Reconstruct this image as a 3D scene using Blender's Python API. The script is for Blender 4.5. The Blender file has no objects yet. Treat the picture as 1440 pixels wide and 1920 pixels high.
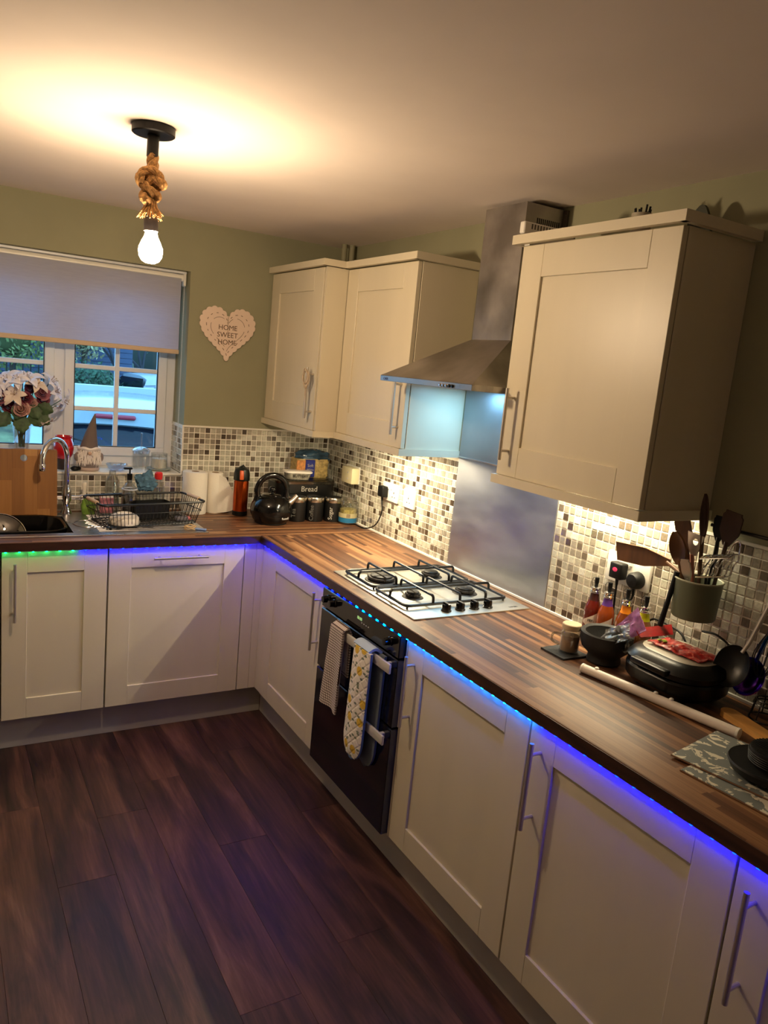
import bpy, bmesh, math, random
from mathutils import Vector, Matrix, noise as mnoise
random.seed(7)
C = bpy.context.scene.collection
PI = math.pi
V = Vector

# ---------------------------------------------------------------- camera, world, lights, exposure
cam = bpy.data.cameras.new('camera'); camo = bpy.data.objects.new('camera', cam); C.objects.link(camo)
yaw, pitch, roll = 0.5447, -0.1820, 0.0967
cam.sensor_fit = 'VERTICAL'; cam.sensor_height = 24.0
cam.lens = 1429.7 / 1920 * 24.0; cam.clip_start = .05; cam.clip_end = 200
cy_, sy_, cp_, sp_ = math.cos(yaw), math.sin(yaw), math.cos(pitch), math.sin(pitch)
d_ = V((sy_*cp_, cy_*cp_, sp_)); r_ = V((cy_, -sy_, 0)); u_ = r_.cross(d_)
R_ = r_*math.cos(roll) + u_*math.sin(roll); U_ = -r_*math.sin(roll) + u_*math.cos(roll)
camo.matrix_world = Matrix(((R_.x, U_.x, -d_.x, -1.9161), (R_.y, U_.y, -d_.y, -3.8273), (R_.z, U_.z, -d_.z, 1.7058), (0, 0, 0, 1)))
bpy.context.scene.camera = camo
vs = bpy.context.scene.view_settings
vs.view_transform = 'Standard'; vs.look = 'None'; vs.gamma = 1; vs.use_curve_mapping = False
vs.exposure = 0.14
w = bpy.data.worlds.new('world'); bpy.context.scene.world = w; w.use_nodes = True
bg = w.node_tree.nodes['Background']; bg.inputs[0].default_value = (.36, .68, 1.0, 1); bg.inputs[1].default_value = 4.2

def area(name, loc, size, size_y, power, col, aim=(0, 0, -1), spread=PI):
    l = bpy.data.lights.new(name, 'AREA'); l.shape = 'RECTANGLE'; l.size = size; l.size_y = size_y
    l.energy = power; l.color = col; l.spread = spread
    o = bpy.data.objects.new(name, l); C.objects.link(o); o.location = loc
    o.rotation_euler = V(aim).to_track_quat('-Z', 'Y').to_euler(); return o
BULB_STRENGTH = 540.0

# ---------------------------------------------------------------- helpers
def lin(c):
    return tuple(((x/255)/12.92 if x/255 <= .04045 else ((x/255+.055)/1.055)**2.4) for x in c) + (1,)
MATS = {}
class NT:
    def __init__(s, name):
        s.m = bpy.data.materials.new(name); s.m.use_nodes = True; s.t = s.m.node_tree; s.b = s.t.nodes['Principled BSDF']; s.out = s.t.nodes['Material Output']
    def n(s, typ, props={}, **inp):
        nd = s.t.nodes.new(typ)
        for k, v in props.items(): setattr(nd, k, v)
        for k, v in inp.items():
            k = int(k[1:]) if k[0] == '_' and k[1:].isdigit() else k.replace('_', ' ')
            s.set(nd.inputs[k], v)
        return nd
    def set(s, sock, v):
        if isinstance(v, bpy.types.NodeSocket): s.t.links.new(v, sock)
        elif isinstance(v, bpy.types.Node): s.t.links.new(v.outputs[0], sock)
        else: sock.default_value = v
    def math(s, op, a, b=0.0):
        return s.n('ShaderNodeMath', {'operation': op}, _0=a, _1=b).outputs[0]
    def ramp(s, fac, stops, const=False):
        r = s.n('ShaderNodeValToRGB'); s.set(r.inputs[0], fac); e = r.color_ramp.elements
        if const: r.color_ramp.interpolation = 'CONSTANT'
        e[0].position, e[0].color = stops[0][0], lin(stops[0][1]); e[1].position, e[1].color = stops[-1][0], lin(stops[-1][1])
        for p, c in stops[1:-1]:
            q = e.new(p); q.color = lin(c)
        return r.outputs[0]
    def mix(s, fac, a, b, mode='MIX'):
        m = s.n('ShaderNodeMix', {'data_type': 'RGBA', 'blend_type': mode}); s.set(m.inputs[0], fac); s.set(m.inputs[6], a); s.set(m.inputs[7], b); return m.outputs[2]
    def bump(s, h, strength=.2, dist=.002):
        b = s.n('ShaderNodeBump', Height=h, Strength=strength, Distance=dist); s.set(s.b.inputs['Normal'], b)
    def p(s, **k):
        for a, v in k.items(): s.set(s.b.inputs[a.replace('_', ' ')], v)
        return s
def pm(name, col, rough=.5, metal=0, var=0, scale=20, bump=0, bscale=200, coat=0, spec=.5, stretch=(1, 1, 1), **kw):
    if name in MATS: return MATS[name]
    N = NT(name); c = lin(col)
    N.p(Base_Color=c, Roughness=rough, Metallic=metal, Coat_Weight=coat, Specular_IOR_Level=spec)
    tc = N.n('ShaderNodeNewGeometry').outputs['Position']
    if stretch != (1, 1, 1): tc = N.n('ShaderNodeMapping', {}, Vector=tc, Scale=stretch).outputs[0]
    if var:
        nz = N.n('ShaderNodeTexNoise', {}, Vector=tc, Scale=scale, Detail=4.0)
        dk = tuple(max(0, x*(1-var)) for x in col); lt = tuple(min(255, x*(1+var*.6)) for x in col)
        N.set(N.b.inputs['Base Color'], N.ramp(nz.outputs[0], [(.3, dk), (.7, lt)]))
        if metal: N.set(N.b.inputs['Roughness'], N.n('ShaderNodeMapRange', {}, Value=nz.outputs[0], To_Min=rough*.75, To_Max=min(1, rough*1.4)).outputs[0])
    if bump: N.bump(N.n('ShaderNodeTexNoise', {}, Vector=tc, Scale=bscale, Detail=3.0).outputs[0], bump)
    for k, v in kw.items(): N.set(N.b.inputs[k.replace('_', ' ')], v)
    MATS[name] = N.m; return N.m
def emis(name, col, st):
    if name in MATS: return MATS[name]
    N = NT(name); N.p(Base_Color=lin(col), Emission_Color=lin(col), Emission_Strength=st); MATS[name] = N.m; return N.m
def glassm(name, tint=(255, 255, 255), gl=.08, rough=.02):
    if name in MATS: return MATS[name]
    N = NT(name); t = N.n('ShaderNodeBsdfTransparent', {}, Color=lin(tint)); g = N.n('ShaderNodeBsdfGlossy', {}, Roughness=rough)
    lw = N.n('ShaderNodeLayerWeight', {}, Blend=.35); f = N.math('ADD', N.math('MULTIPLY', lw.outputs['Facing'], .45), gl)
    mx = N.n('ShaderNodeMixShader', {}, _0=f, _1=t, _2=g); N.t.links.new(mx.outputs[0], N.out.inputs[0]); MATS[name] = N.m; return N.m
def staves(name, ax, wdt, length, cols, rough=.35, bump=.05, jd=.6, gs=1.0, random_obj=False):
    if name in MATS: return MATS[name]
    N = NT(name); g = N.n('ShaderNodeNewGeometry').outputs['Position']; sp = N.n('ShaderNodeSeparateXYZ', {}, _0=g)
    o = {'x': (0, 1, 2), 'y': (1, 0, 2), 'z': (2, 0, 1)}[ax]
    u, v, q = (sp.outputs[i] for i in o)
    vv = N.math('DIVIDE', v, wdt); row = N.math('FLOOR', vv)
    rn = N.n('ShaderNodeTexWhiteNoise', {'noise_dimensions': '1D'}, W=row).outputs[0]
    uu = N.math('ADD', N.math('DIVIDE', u, length), N.math('MULTIPLY', rn, 7.0)); idn = N.math('FLOOR', uu)
    cb = N.n('ShaderNodeCombineXYZ', {}, _0=row, _1=idn)
    wn = N.n('ShaderNodeTexWhiteNoise', {'noise_dimensions': '2D'}, Vector=cb).outputs[0]
    gv = N.n('ShaderNodeCombineXYZ', {}, _0=N.math('MULTIPLY', u, 3.0*gs), _1=N.math('ADD', N.math('MULTIPLY', v, 90.0*gs), N.math('MULTIPLY', wn, 50.0)), _2=N.math('MULTIPLY', q, 20.0))
    nz = N.n('ShaderNodeTexNoise', {}, Vector=gv, Scale=1.0, Detail=5.0, Roughness=.65).outputs[0]
    f = N.math('ADD', N.math('MULTIPLY', wn, .62), N.math('MULTIPLY', nz, .42))
    col = N.ramp(f, cols)
    j1 = N.math('LESS_THAN', N.math('FRACT', vv), .04)
    col = N.mix(N.math('MULTIPLY', j1, jd), col, (.02, .01, .006, 1))
    N.p(Base_Color=col, Roughness=rough); N.bump(nz, bump)
    MATS[name] = N.m; return N.m

class MB:
    def __init__(s): s.bm = bmesh.new(); s.xf = Matrix(); s.mi = 0
    def add(s, vs, fs):
        bv = [s.bm.verts.new(s.xf @ V(v)) for v in vs]
        for f in fs:
            try:
                q = s.bm.faces.new([bv[i] for i in f]); q.material_index = s.mi
            except ValueError: pass
        return s
    def box(s, a, b, bev=0, seg=1):
        lo = [min(a[i], b[i]) for i in range(3)]; hi = [max(a[i], b[i]) for i in range(3)]
        vs = [(x, y, z) for x in (lo[0], hi[0]) for y in (lo[1], hi[1]) for z in (lo[2], hi[2])]
        fs = [(0, 1, 3, 2), (4, 6, 7, 5), (0, 4, 5, 1), (2, 3, 7, 6), (0, 2, 6, 4), (1, 5, 7, 3)]
        if not bev: return s.add(vs, fs)
        t = bmesh.new(); bv = [t.verts.new(v) for v in vs]
        for f in fs: t.faces.new([bv[i] for i in f])
        bmesh.ops.bevel(t, geom=t.edges[:], offset=min(bev, .49*min(hi[i]-lo[i] for i in range(3))), segments=seg, profile=.5, affect='EDGES')
        t.verts.index_update(); s.add([v.co.copy() for v in t.verts], [[v.index for v in f.verts] for f in t.faces]); t.free(); return s
    def tube(s, path, r, n=8, closed=False, cap=True, flat=1.0):
        P = [V(p) for p in path]; m = len(P); rr = r if isinstance(r, (list, tuple)) else [r]*m
        T = []
        for i in range(m):
            a = P[(i-1) % m] if closed else P[max(0, i-1)]; b = P[(i+1) % m] if closed else P[min(m-1, i+1)]
            T.append((b-a).normalized() if (b-a).length > 1e-9 else V((0, 0, 1)))
        up = V((0, 0, 1)) if abs(T[0].z) < .9 else V((1, 0, 0)); nrm = T[0].cross(up).normalized(); vs = []
        for i in range(m):
            nrm = (nrm - T[i]*nrm.dot(T[i])).normalized(); bn = T[i].cross(nrm)
            for k in range(n):
                a = 2*PI*k/n; vs.append(P[i] + (nrm*math.cos(a) + bn*math.sin(a)*flat)*rr[i])
        fs = []
        for i in range(m if closed else m-1):
            j = (i+1) % m
            for k in range(n): fs.append((i*n+k, i*n+(k+1) % n, j*n+(k+1) % n, j*n+k))
        if cap and not closed: fs += [tuple(range(n))[::-1], tuple(range((m-1)*n, m*n))]
        return s.add(vs, fs)
    def cyl(s, a, b, r, n=16, r2=None):
        return s.tube([a, b], [r, r if r2 is None else r2], n)
    def lathe(s, prof, c=(0, 0, 0), n=24, mtx=None, sx=1, sy=1):
        vs = []; mt = mtx or Matrix()
        for r, z in prof:
            for k in range(n): vs.append(V(c) + (mt @ V((r*sx*math.cos(2*PI*k/n), r*sy*math.sin(2*PI*k/n), z))))
        m = len(prof); fs = [(i*n+k, i*n+(k+1) % n, (i+1)*n+(k+1) % n, (i+1)*n+k) for i in range(m-1) for k in range(n)]
        if prof[0][0] > 1e-5: fs.append(tuple(range(n))[::-1])
        if prof[-1][0] > 1e-5: fs.append(tuple(range((m-1)*n, m*n)))
        s.add(vs, fs)
        return s
    def lathe_open(s, prof, c=(0, 0, 0), n=24, mtx=None, sx=1, sy=1):
        vs = []; mt = mtx or Matrix()
        for r, z in prof:
            for k in range(n): vs.append(V(c) + (mt @ V((r*sx*math.cos(2*PI*k/n), r*sy*math.sin(2*PI*k/n), z))))
        m = len(prof); return s.add(vs, [(i*n+k, i*n+(k+1) % n, (i+1)*n+(k+1) % n, (i+1)*n+k) for i in range(m-1) for k in range(n)])
    def sphere(s, c, r, n=16, m=10, mtx=None):
        rx, ry, rz = r if isinstance(r, (tuple, list)) else (r, r, r)
        pr = [(math.sin(PI*i/m), -math.cos(PI*i/m)) for i in range(m+1)]
        mt = (mtx or Matrix()) @ Matrix.Diagonal((rx, ry, rz, 1))
        return s.lathe([(max(a, 1e-6), b) for a, b in pr], c, n, mt)
    def prism(s, out, z0, z1):
        n = len(out); vs = [(x, y, z0) for x, y in out] + [(x, y, z1) for x, y in out]
        return s.add(vs, [tuple(range(n))[::-1], tuple(range(n, 2*n))] + [(i, (i+1) % n, n+(i+1) % n, n+i) for i in range(n)])
    def grid(s, fn, nu, nv):
        vs = [fn(i/nu, j/nv) for i in range(nu+1) for j in range(nv+1)]
        return s.add(vs, [(i*(nv+1)+j, (i+1)*(nv+1)+j, (i+1)*(nv+1)+j+1, i*(nv+1)+j+1) for i in range(nu) for j in range(nv)])
    def slab(s, fn, nu, nv, th):       # closed sheet with thickness th along its normals
        P = [[V(fn(i/nu, j/nv)) for j in range(nv+1)] for i in range(nu+1)]
        T, B = [], []
        for i in range(nu+1):
            for j in range(nv+1):
                a = P[min(nu, i+1)][j] - P[max(0, i-1)][j]; b = P[i][min(nv, j+1)] - P[i][max(0, j-1)]
                n = a.cross(b); n = n.normalized() if n.length > 1e-12 else V((0, 0, 1))
                T.append(P[i][j] + n*th/2); B.append(P[i][j] - n*th/2)
        w_ = nv+1; N = len(T); q = lambda i, j: i*w_+j; fs = []
        for i in range(nu):
            for j in range(nv):
                fs.append((q(i, j), q(i+1, j), q(i+1, j+1), q(i, j+1))); fs.append(tuple(N+k for k in (q(i, j+1), q(i+1, j+1), q(i+1, j), q(i, j))))
        edge = [q(i, 0) for i in range(nu)] + [q(nu, j) for j in range(nv)] + [q(i, nv) for i in range(nu, 0, -1)] + [q(0, j) for j in range(nv, 0, -1)]
        for k in range(len(edge)):
            a, b = edge[k], edge[(k+1) % len(edge)]; fs.append((b, a, N+a, N+b))
        return s.add(T+B, fs)
    def mesh(s, name, mats, smooth=True, ang=35, off=V((0, 0, 0)), recalc=True):
        if recalc: bmesh.ops.recalc_face_normals(s.bm, faces=s.bm.faces)
        for v in s.bm.verts: v.co -= off
        me = bpy.data.meshes.new(name); s.bm.to_mesh(me); s.bm.free()
        for m in (mats if isinstance(mats, (list, tuple)) else [mats]): me.materials.append(m)
        if smooth:
            for p in me.polygons: p.use_smooth = True
            me.set_sharp_from_angle(angle=math.radians(ang))
        return me
    def build(s, name, mats, parent=None, smooth=True, ang=35, label=None, kind=None, origin=None):
        off = V((0, 0, 0)); p = parent
        while p is not None: off += p.location; p = p.parent
        if parent is None and origin is not None: off = V(origin)
        o = bpy.data.objects.new(name, s.mesh(name, mats, smooth, ang, off)); C.objects.link(o)
        if parent: o.parent = parent
        elif origin is not None: o.location = origin
        if label: o['label'] = label
        if kind: o['kind'] = kind
        return o
def tag(o, label, cat, group=None, kind=None):
    o['label'] = label; o['category'] = cat
    if group: o['group'] = group
    if kind: o['kind'] = kind
    return o
def thing(name, loc, label, cat, group=None):
    o = bpy.data.objects.new(name, None); o.empty_display_size = .05; C.objects.link(o); o.location = loc; return tag(o, label, cat, group)
def copy_tree(o, loc=None, rotz=None, label=None):
    def rec(a, par):
        c = a.copy(); C.objects.link(c); c.parent = par
        for ch in a.children: rec(ch, c)
        return c
    r = rec(o, None)
    if loc: r.location = loc
    if rotz is not None: r.rotation_euler = (0, 0, rotz)
    if label: r['label'] = label
    return r
def struct(o): o['kind'] = 'structure'; return o
def text(parent, st, loc, size, mat, facing='back', name='lettering', ext=.0004, align='CENTER', xd=None, yd=None):
    cu = bpy.data.curves.new(name, 'FONT'); cu.body = st; cu.size = size; cu.extrude = ext; cu.align_x = align; cu.align_y = 'CENTER'; cu.resolution_u = 3
    t = bpy.data.objects.new(name, cu); C.objects.link(t)
    dg = bpy.context.evaluated_depsgraph_get(); me = bpy.data.meshes.new_from_object(t.evaluated_get(dg)); bpy.data.objects.remove(t)
    if xd is None: xd, yd = {'back': ((1, 0, 0), (0, 0, 1)), 'right': ((0, -1, 0), (0, 0, 1)), 'up': ((1, 0, 0), (0, 1, 0))}[facing]
    xd, yd = V(xd).normalized(), V(yd).normalized(); zd = xd.cross(yd)
    off = V((0, 0, 0)); p = parent
    while p is not None: off += p.location; p = p.parent
    L = V(loc) - off
    me.transform(Matrix(((xd.x, yd.x, zd.x, L.x), (xd.y, yd.y, zd.y, L.y), (xd.z, yd.z, zd.z, L.z), (0, 0, 0, 1))))
    me.materials.clear(); me.materials.append(mat); me.name = name
    o = bpy.data.objects.new(name, me); C.objects.link(o); o.parent = parent; return o
MR = lambda X, Y: Matrix(((0, -1, 0, X), (-1, 0, 0, Y), (0, 0, 1, 0), (0, 0, 0, 1)))   # local (along, outward, up) on faces that look to -x
MBK = lambda X, Y: Matrix(((1, 0, 0, X), (0, -1, 0, Y), (0, 0, 1, 0), (0, 0, 0, 1)))   # the same on faces that look to -y

# ---------------------------------------------------------------- materials
M = {}
M['ceiling'] = pm('ceiling_paint', (234, 222, 212), .9, var=.03, scale=2, bump=.05, bscale=60)
M['wall'] = pm('sage_wall_paint', (150, 148, 120), .85, var=.04, scale=3, bump=.08, bscale=120)
M['cream'] = pm('cream_cabinet_foil', (214, 204, 178), .38, var=.02, scale=6, bump=.04, bscale=90, stretch=(1, 1, .2))
M['cream_edge'] = pm('cream_carcass', (200, 192, 172), .5)
M['dark_gap'] = pm('dark_gap', (30, 27, 22), .9)
M['plinth'] = pm('plinth_foil', (176, 170, 160), .5, var=.03, scale=5)
M['white'] = pm('white_plastic', (235, 232, 222), .35)
M['upvc'] = pm('white_window_frame', (228, 230, 234), .3)
M['steel'] = pm('brushed_steel', (176, 174, 170), .28, 1, var=.10, scale=5, stretch=(8, 1, 1))
M['hoodsteel'] = pm('hood_steel', (165, 160, 155), .36, 1, var=.16, scale=7)
M['splash'] = pm('splashback_steel', (170, 172, 178), .42, 1, var=.06, scale=4, stretch=(1, 1, 3))
M['chrome'] = pm('chrome', (225, 225, 228), .08, 1)
M['handle'] = pm('satin_handle', (205, 198, 188), .38, .85)
M['black'] = pm('black_gloss', (7, 7, 8), .14, coat=.15, spec=.4)
M['blackm'] = pm('black_matt', (9, 9, 9), .5, spec=.3)
M['blackw'] = pm('black_wire', (12, 11, 11), .35)
M['castiron'] = pm('cast_iron', (28, 26, 25), .55, var=.2, scale=80, bump=.1)
M['glass'] = glassm('clear_glass', (250, 252, 252), .11, .03); M['pane'] = glassm('window_glass', (232, 244, 250), .02)
M['wood_board'] = staves('board_staves', 'z', .052, .26, [(.1, (122, 80, 36)), (.5, (158, 108, 52)), (.9, (186, 138, 76))], .5, .05, .12)
M['tan'] = pm('light_wood', (196, 150, 96), .5, var=.15, scale=30, stretch=(1, 1, .1))
M['dkwood'] = pm('utensil_wood', (74, 46, 24), .5, var=.3, scale=30, stretch=(1, 1, .15))
M['grout'] = pm('grout', (236, 231, 218), .8)
tilecols = [(190, 187, 170), (170, 164, 148), (144, 136, 122), (106, 95, 82), (74, 62, 50), (206, 204, 192)]
TW = [.26, .26, .20, .12, .06, .10]
M['tiles'] = [pm('mosaic_tile_%s' % n_, c_, .16, var=.10, scale=150, stretch=(.3, 1, 1), coat=.3) for n_, c_ in zip(('pale', 'sand', 'taupe', 'brown', 'umber', 'pearl'), tilecols)]
top_cols = [(.15, (54, 33, 22)), (.32, (82, 52, 34)), (.48, (106, 69, 44)), (.62, (126, 86, 56)), (.78, (152, 112, 76)), (.92, (98, 62, 40))]
M['top_y'] = staves('worktop_staves_side', 'y', .019, .55, top_cols, .46, .03, .25)
M['top_x'] = staves('worktop_staves_window', 'x', .019, .55, top_cols, .46, .03, .25)
def plank_mat():
    N = NT('dark_vinyl_plank'); g = N.n('ShaderNodeNewGeometry').outputs['Position']; oi = N.n('ShaderNodeObjectInfo').outputs['Random']
    mp = N.n('ShaderNodeMapping', {}, Vector=g, Scale=(11.0, 1.5, 1.0)); ad = N.n('ShaderNodeVectorMath', {'operation': 'ADD'}, _0=mp, _1=N.n('ShaderNodeCombineXYZ', {}, _0=N.math('MULTIPLY', oi, 40.0), _1=N.math('MULTIPLY', oi, 17.0)))
    nz = N.n('ShaderNodeTexNoise', {}, Vector=ad, Scale=1.0, Detail=7.0, Roughness=.62, Distortion=.6).outputs[0]
    mp2 = N.n('ShaderNodeMapping', {}, Vector=g, Scale=(120.0, 5.0, 1.0)); fz = N.n('ShaderNodeTexNoise', {}, Vector=mp2, Scale=1.0, Detail=3.0).outputs[0]
    f = N.math('ADD', N.math('ADD', N.math('MULTIPLY', nz, .82), N.math('MULTIPLY', oi, .06)), N.math('MULTIPLY', fz, .18))
    N.p(Base_Color=N.ramp(f, [(.38, (38, 26, 25)), (.5, (66, 42, 38)), (.6, (92, 60, 51)), (.74, (124, 88, 74))]), Roughness=.42, Specular_IOR_Level=.45); N.bump(fz, .12, .001)
    return N.m
M['plank'] = plank_mat()
# ================================================================= SETTING
H = 2.325; XL, YF = -3.35, -5.7
WX0, WX1, WZ0, WZ1, WD = -1.95, -.822, 1.098, 2.09, .21
fl = struct(MB().box((XL-.2, YF-.2, -.12), (.2, .34, -.004)).build('floor', pm('floor_base', (20, 12, 10), .9), smooth=False))
ce = struct(MB().box((XL-.2, YF-.2, H), (.2, .34, H+.1)).build('ceiling', M['ceiling'], smooth=False))
m = MB(); m.box((XL-.2, 0, -.1), (WX0, .3, H)); m.box((WX1, 0, -.1), (.2, .3, H)); m.box((WX0, 0, -.1), (WX1, .3, WZ0-.012)); m.box((WX0, 0, WZ1), (WX1, .3, H))
wb = struct(m.build('wall_back', M['wall'], smooth=False))
wr = struct(MB().box((0, YF-.2, -.1), (.2, 0, H)).build('wall_right', M['wall'], smooth=False))
struct(MB().box((XL-.2, YF-.2, -.1), (XL, 0, H)).build('wall_left', pm('far_wall_paint', (226, 220, 208), .9), smooth=False))
struct(MB().box((XL, YF-.2, -.1), (0, YF, H)).build('wall_front', MATS['far_wall_paint'], smooth=False))
# floor planks
PWD, PLN = .178, 1.22; pcache = {}
ix = 0; x = -.34
while x > XL:
    y = -.36 + random.random()*PLN*.9
    while y > YF:
        y1 = max(y-PLN, YF); y0 = min(y, -.36)
        if y0-y1 > .05:
            L = round(y0-y1, 3)
            if L not in pcache: pcache[L] = MB().box((0, 0, -.004), (-PWD+.0006, -L+.0006, 0), .0004).mesh('plank', M['plank'], smooth=False)
            o = bpy.data.objects.new('plank', pcache[L]); C.objects.link(o); o.location = (x, y0, 0); o.parent = fl
        y -= PLN
    x -= PWD
# mosaic tiles
TP, TS = .0280, .0243
tmesh = {}
def tile_mb(m, c, u, v, n, s=TS, h=.0022):
    c, u, v, n = V(c), V(u), V(v), V(n); a = s/2; b = a-.0012
    vs = [c+u*i*a+v*j*a for i, j in ((-1, -1), (1, -1), (1, 1), (-1, 1))] + [c+u*i*b+v*j*b+n*h for i, j in ((-1, -1), (1, -1), (1, 1), (-1, 1))]
    m.add(vs, [(4, 5, 6, 7), (0, 1, 5, 4), (1, 2, 6, 5), (2, 3, 7, 6), (3, 0, 4, 7)])
def rnd_tile(): return random.choices(range(6), TW)[0]
def tile_field(wall, origin, u, v, n, nu, nv, single, fieldmb, skip=None):
    u_, v_, n_ = V(u), V(v), V(n)
    for i in range(nu):
        for j in range(nv):
            c = V(origin) + u_*(i+.5)*TP + v_*(j+.5)*TP + n_*.003
            if skip and skip(c): continue
            k = rnd_tile()
            if single and single(i, j):
                key = (tuple(n), k)
                if key not in tmesh:
                    q = MB(); tile_mb(q, (0, 0, 0), u, v, n); tmesh[key] = q.mesh('mosaic_tile', M['tiles'][k], smooth=False)
                o = bpy.data.objects.new('mosaic_tile', tmesh[key]); C.objects.link(o); o.location = c; o.parent = wall
            else: fieldmb.mi = k; tile_mb(fieldmb, c, u, v, n)
TT = .915 + 15*TP
fb = MB()
tile_field(wb, (-.822, 0, .915), (1, 0, 0), (0, 0, 1), (0, -1, 0), 29, 15, lambda i, j: i < 20, fb)
tile_field(wb, (-.822, 0, .915), (-1, 0, 0), (0, 0, 1), (0, -1, 0), 40, 6, None, fb)
tile_field(wb, (-.822, .002, 1.104), (0, 1, 0), (0, 0, 1), (-1, 0, 0), 7, 8, None, fb)
fb.build('mosaic_field', M['tiles'], wb, smooth=False, kind='stuff')
g = MB(); g.box((-.822, -.003, .905), (0, 0, TT)); g.box((WX0, -.003, .905), (-.822, 0, 1.086)); g.box((-.825, 0, 1.10), (-.822, .2, TT)); g.build('grout_bed', M['grout'], wb, smooth=False)
g = MB(); g.box((-.822, -.008, TT), (-.0, 0, TT+.009), .001); g.box((-.829, -.008, 1.09), (-.820, .0, TT+.009), .001); g.box((-.829, 0, TT), (-.822, .2, TT+.008)); g.box((-.822, -.011, .91), (-.01, -.003, .918), .001)
struct(g.build('trim_1', M['white']))
fr = MB()
tile_field(wr, (0, -.004, .915), (0, -1, 0), (0, 0, 1), (-1, 0, 0), 44, 16, None, fr)
tile_field(wr, (0, -1.858, .915), (0, -1, 0), (0, 0, 1), (-1, 0, 0), 62, 15, lambda i, j: 12 <= i < 32, fr)
tile_field(wr, (0, -1.858, .915+15*TP), (0, -1, 0), (0, 0, 1), (-1, 0, 0), 21, 1, None, fr)
fr.build('mosaic_field', M['tiles'], wr, smooth=False, kind='stuff')
g = MB(); g.box((-.003, -1.238, .905), (0, 0, 1.375)); g.box((-.003, -3.6, .905), (0, -1.856, TT)); g.box((-.003, -2.44, TT), (0, -1.856, 1.375)); g.build('grout_bed', M['grout'], wr, smooth=False)
g = MB(); g.box((-.008, -3.6, TT), (0, -2.45, TT+.009), .001); g.box((-.011, -3.6, .91), (-.003, -.01, .919), .001)
struct(g.build('trim_2', M['white']))
# window sill, frame and panes
struct(MB().box((WX0+.004, -.012, WZ0-.012), (WX1-.004, WD, WZ0), .003).build('trim_3', M['white']))
FY0, FY1 = .195, .25
wn = MB(); F = .075
wn.box((WX0, FY0, WZ0), (WX1, FY1, WZ0+.06), .004); wn.box((WX0, FY0, WZ1-.06), (WX1, FY1, WZ1), .004)
wn.box((WX0, FY0, WZ0+.06), (WX0+.05, FY1, WZ1-.06), .004); wn.box((WX1-.05, FY0, WZ0+.06), (WX1, FY1, WZ1-.06), .004)
win = struct(wn.build('window_1', M['upvc']))
MX = -1.382
MB().box((MX-.028, FY0, WZ0+.06), (MX+.028, FY1, WZ1-.06), .004).build('mullion', M['upvc'], win)
def sash(x0, x1, z0, z1):
    q = MB(); s = .045; ya, yb = .182, .23
    q.box((x0, ya, z0), (x1, yb, z0+s), .004); q.box((x0, ya, z1-s), (x1, yb, z1), .004); q.box((x0, ya, z0+s), (x0+s, yb, z1-s), .004); q.box((x1-s, ya, z0+s), (x1, yb, z1-s), .004)
    fo = q.build('sash', M['upvc'], win); gx0, gx1, gz0, gz1 = x0+s, x1-s, z0+s, z1-s
    q = MB(); q.box((gx0-.001, ya+.004, gz0-.001), (gx0+.004, ya+.02, gz1)); q.box((gx1-.004, ya+.004, gz0), (gx1, ya+.02, gz1)); q.box((gx0, ya+.004, gz0-.001), (gx1, ya+.02, gz0+.004)); q.build('gasket', M['blackm'], fo)
    cx = (gx0+gx1)/2; q = MB().box((cx-.011, ya+.008, gz0), (cx+.011, ya+.03, gz1), .003); q.build('glazing_bar', M['upvc'], fo)
    zs = [gz0, 1.384, 1.590, 1.80, gz1]
    for z in zs[1:-1]: MB().box((gx0, ya+.010, z-.011), (gx1, ya+.028, z+.011), .003).build('glazing_bar', M['upvc'], fo)
    for i in range(4):
        for a, b in ((gx0, cx), (cx, gx1)): MB().box((a, ya+.017, zs[i]), (b, ya+.021, zs[i+1])).build('pane', M['pane'], fo, smooth=False)
sash(MX+.022, WX1-.045, WZ0+.055, WZ1-.055); sash(WX0+.045, MX-.022, WZ0+.055, WZ1-.055)
# boxed pipes in the ceiling corner
q = thing('corner_pipe', (-.05, -.15, 2.166), 'pair of thin pipes rising to the ceiling in the corner above the wall cupboards', 'pipe')
for dx, dy in ((-.022, 0), (.012, -.02)): MB().cyl((-.05+dx, -.14+dy, 2.14), (-.05+dx, -.14+dy, H), .014).build('pipe', pm('painted_pipe', (150, 146, 118), .6), q)

# ================================================================= BASE CUPBOARDS
def bar_handle(parent, xf, u, z, L, vert=True, off=.034):
    m = MB(); m.xf = xf; r = .006
    if vert:
        m.cyl((u, off, z), (u, off, z+L), r, 12)
        for zz in (z+L*.13, z+L*.87): m.cyl((u, 0, zz), (u, off, zz), .0048, 10)
    else:
        m.cyl((u, off, z), (u+L, off, z), r, 12)
        for uu in (u+L*.13, u+L*.87): m.cyl((uu, 0, z), (uu, off, z), .0048, 10)
    return m.build('handle', M['handle'], parent)
def shaker(parent, xf, u0, u1, z0, z1, st=.092, rail=.088, name='door', th=.02):
    m = MB(); m.xf = xf; b = .0012
    m.box((u0, -th, z0), (u0+st, 0, z1), b); m.box((u1-st, -th, z0), (u1, 0, z1), b)
    m.box((u0+st, -th, z0), (u1-st, 0, z0+rail), b); m.box((u0+st, -th, z1-rail), (u1-st, 0, z1), b)
    d = m.build(name, M['cream'], parent, ang=25)
    m = MB(); m.xf = xf; m.box((u0+st-.004, -th+.002, z0+rail-.004), (u1-st+.004, -.0075, z1-rail+.004)); m.build('door_panel', M['cream'], d, smooth=False)
    return d
DZ0, DZ1, DF = .152, .866, .590
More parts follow.
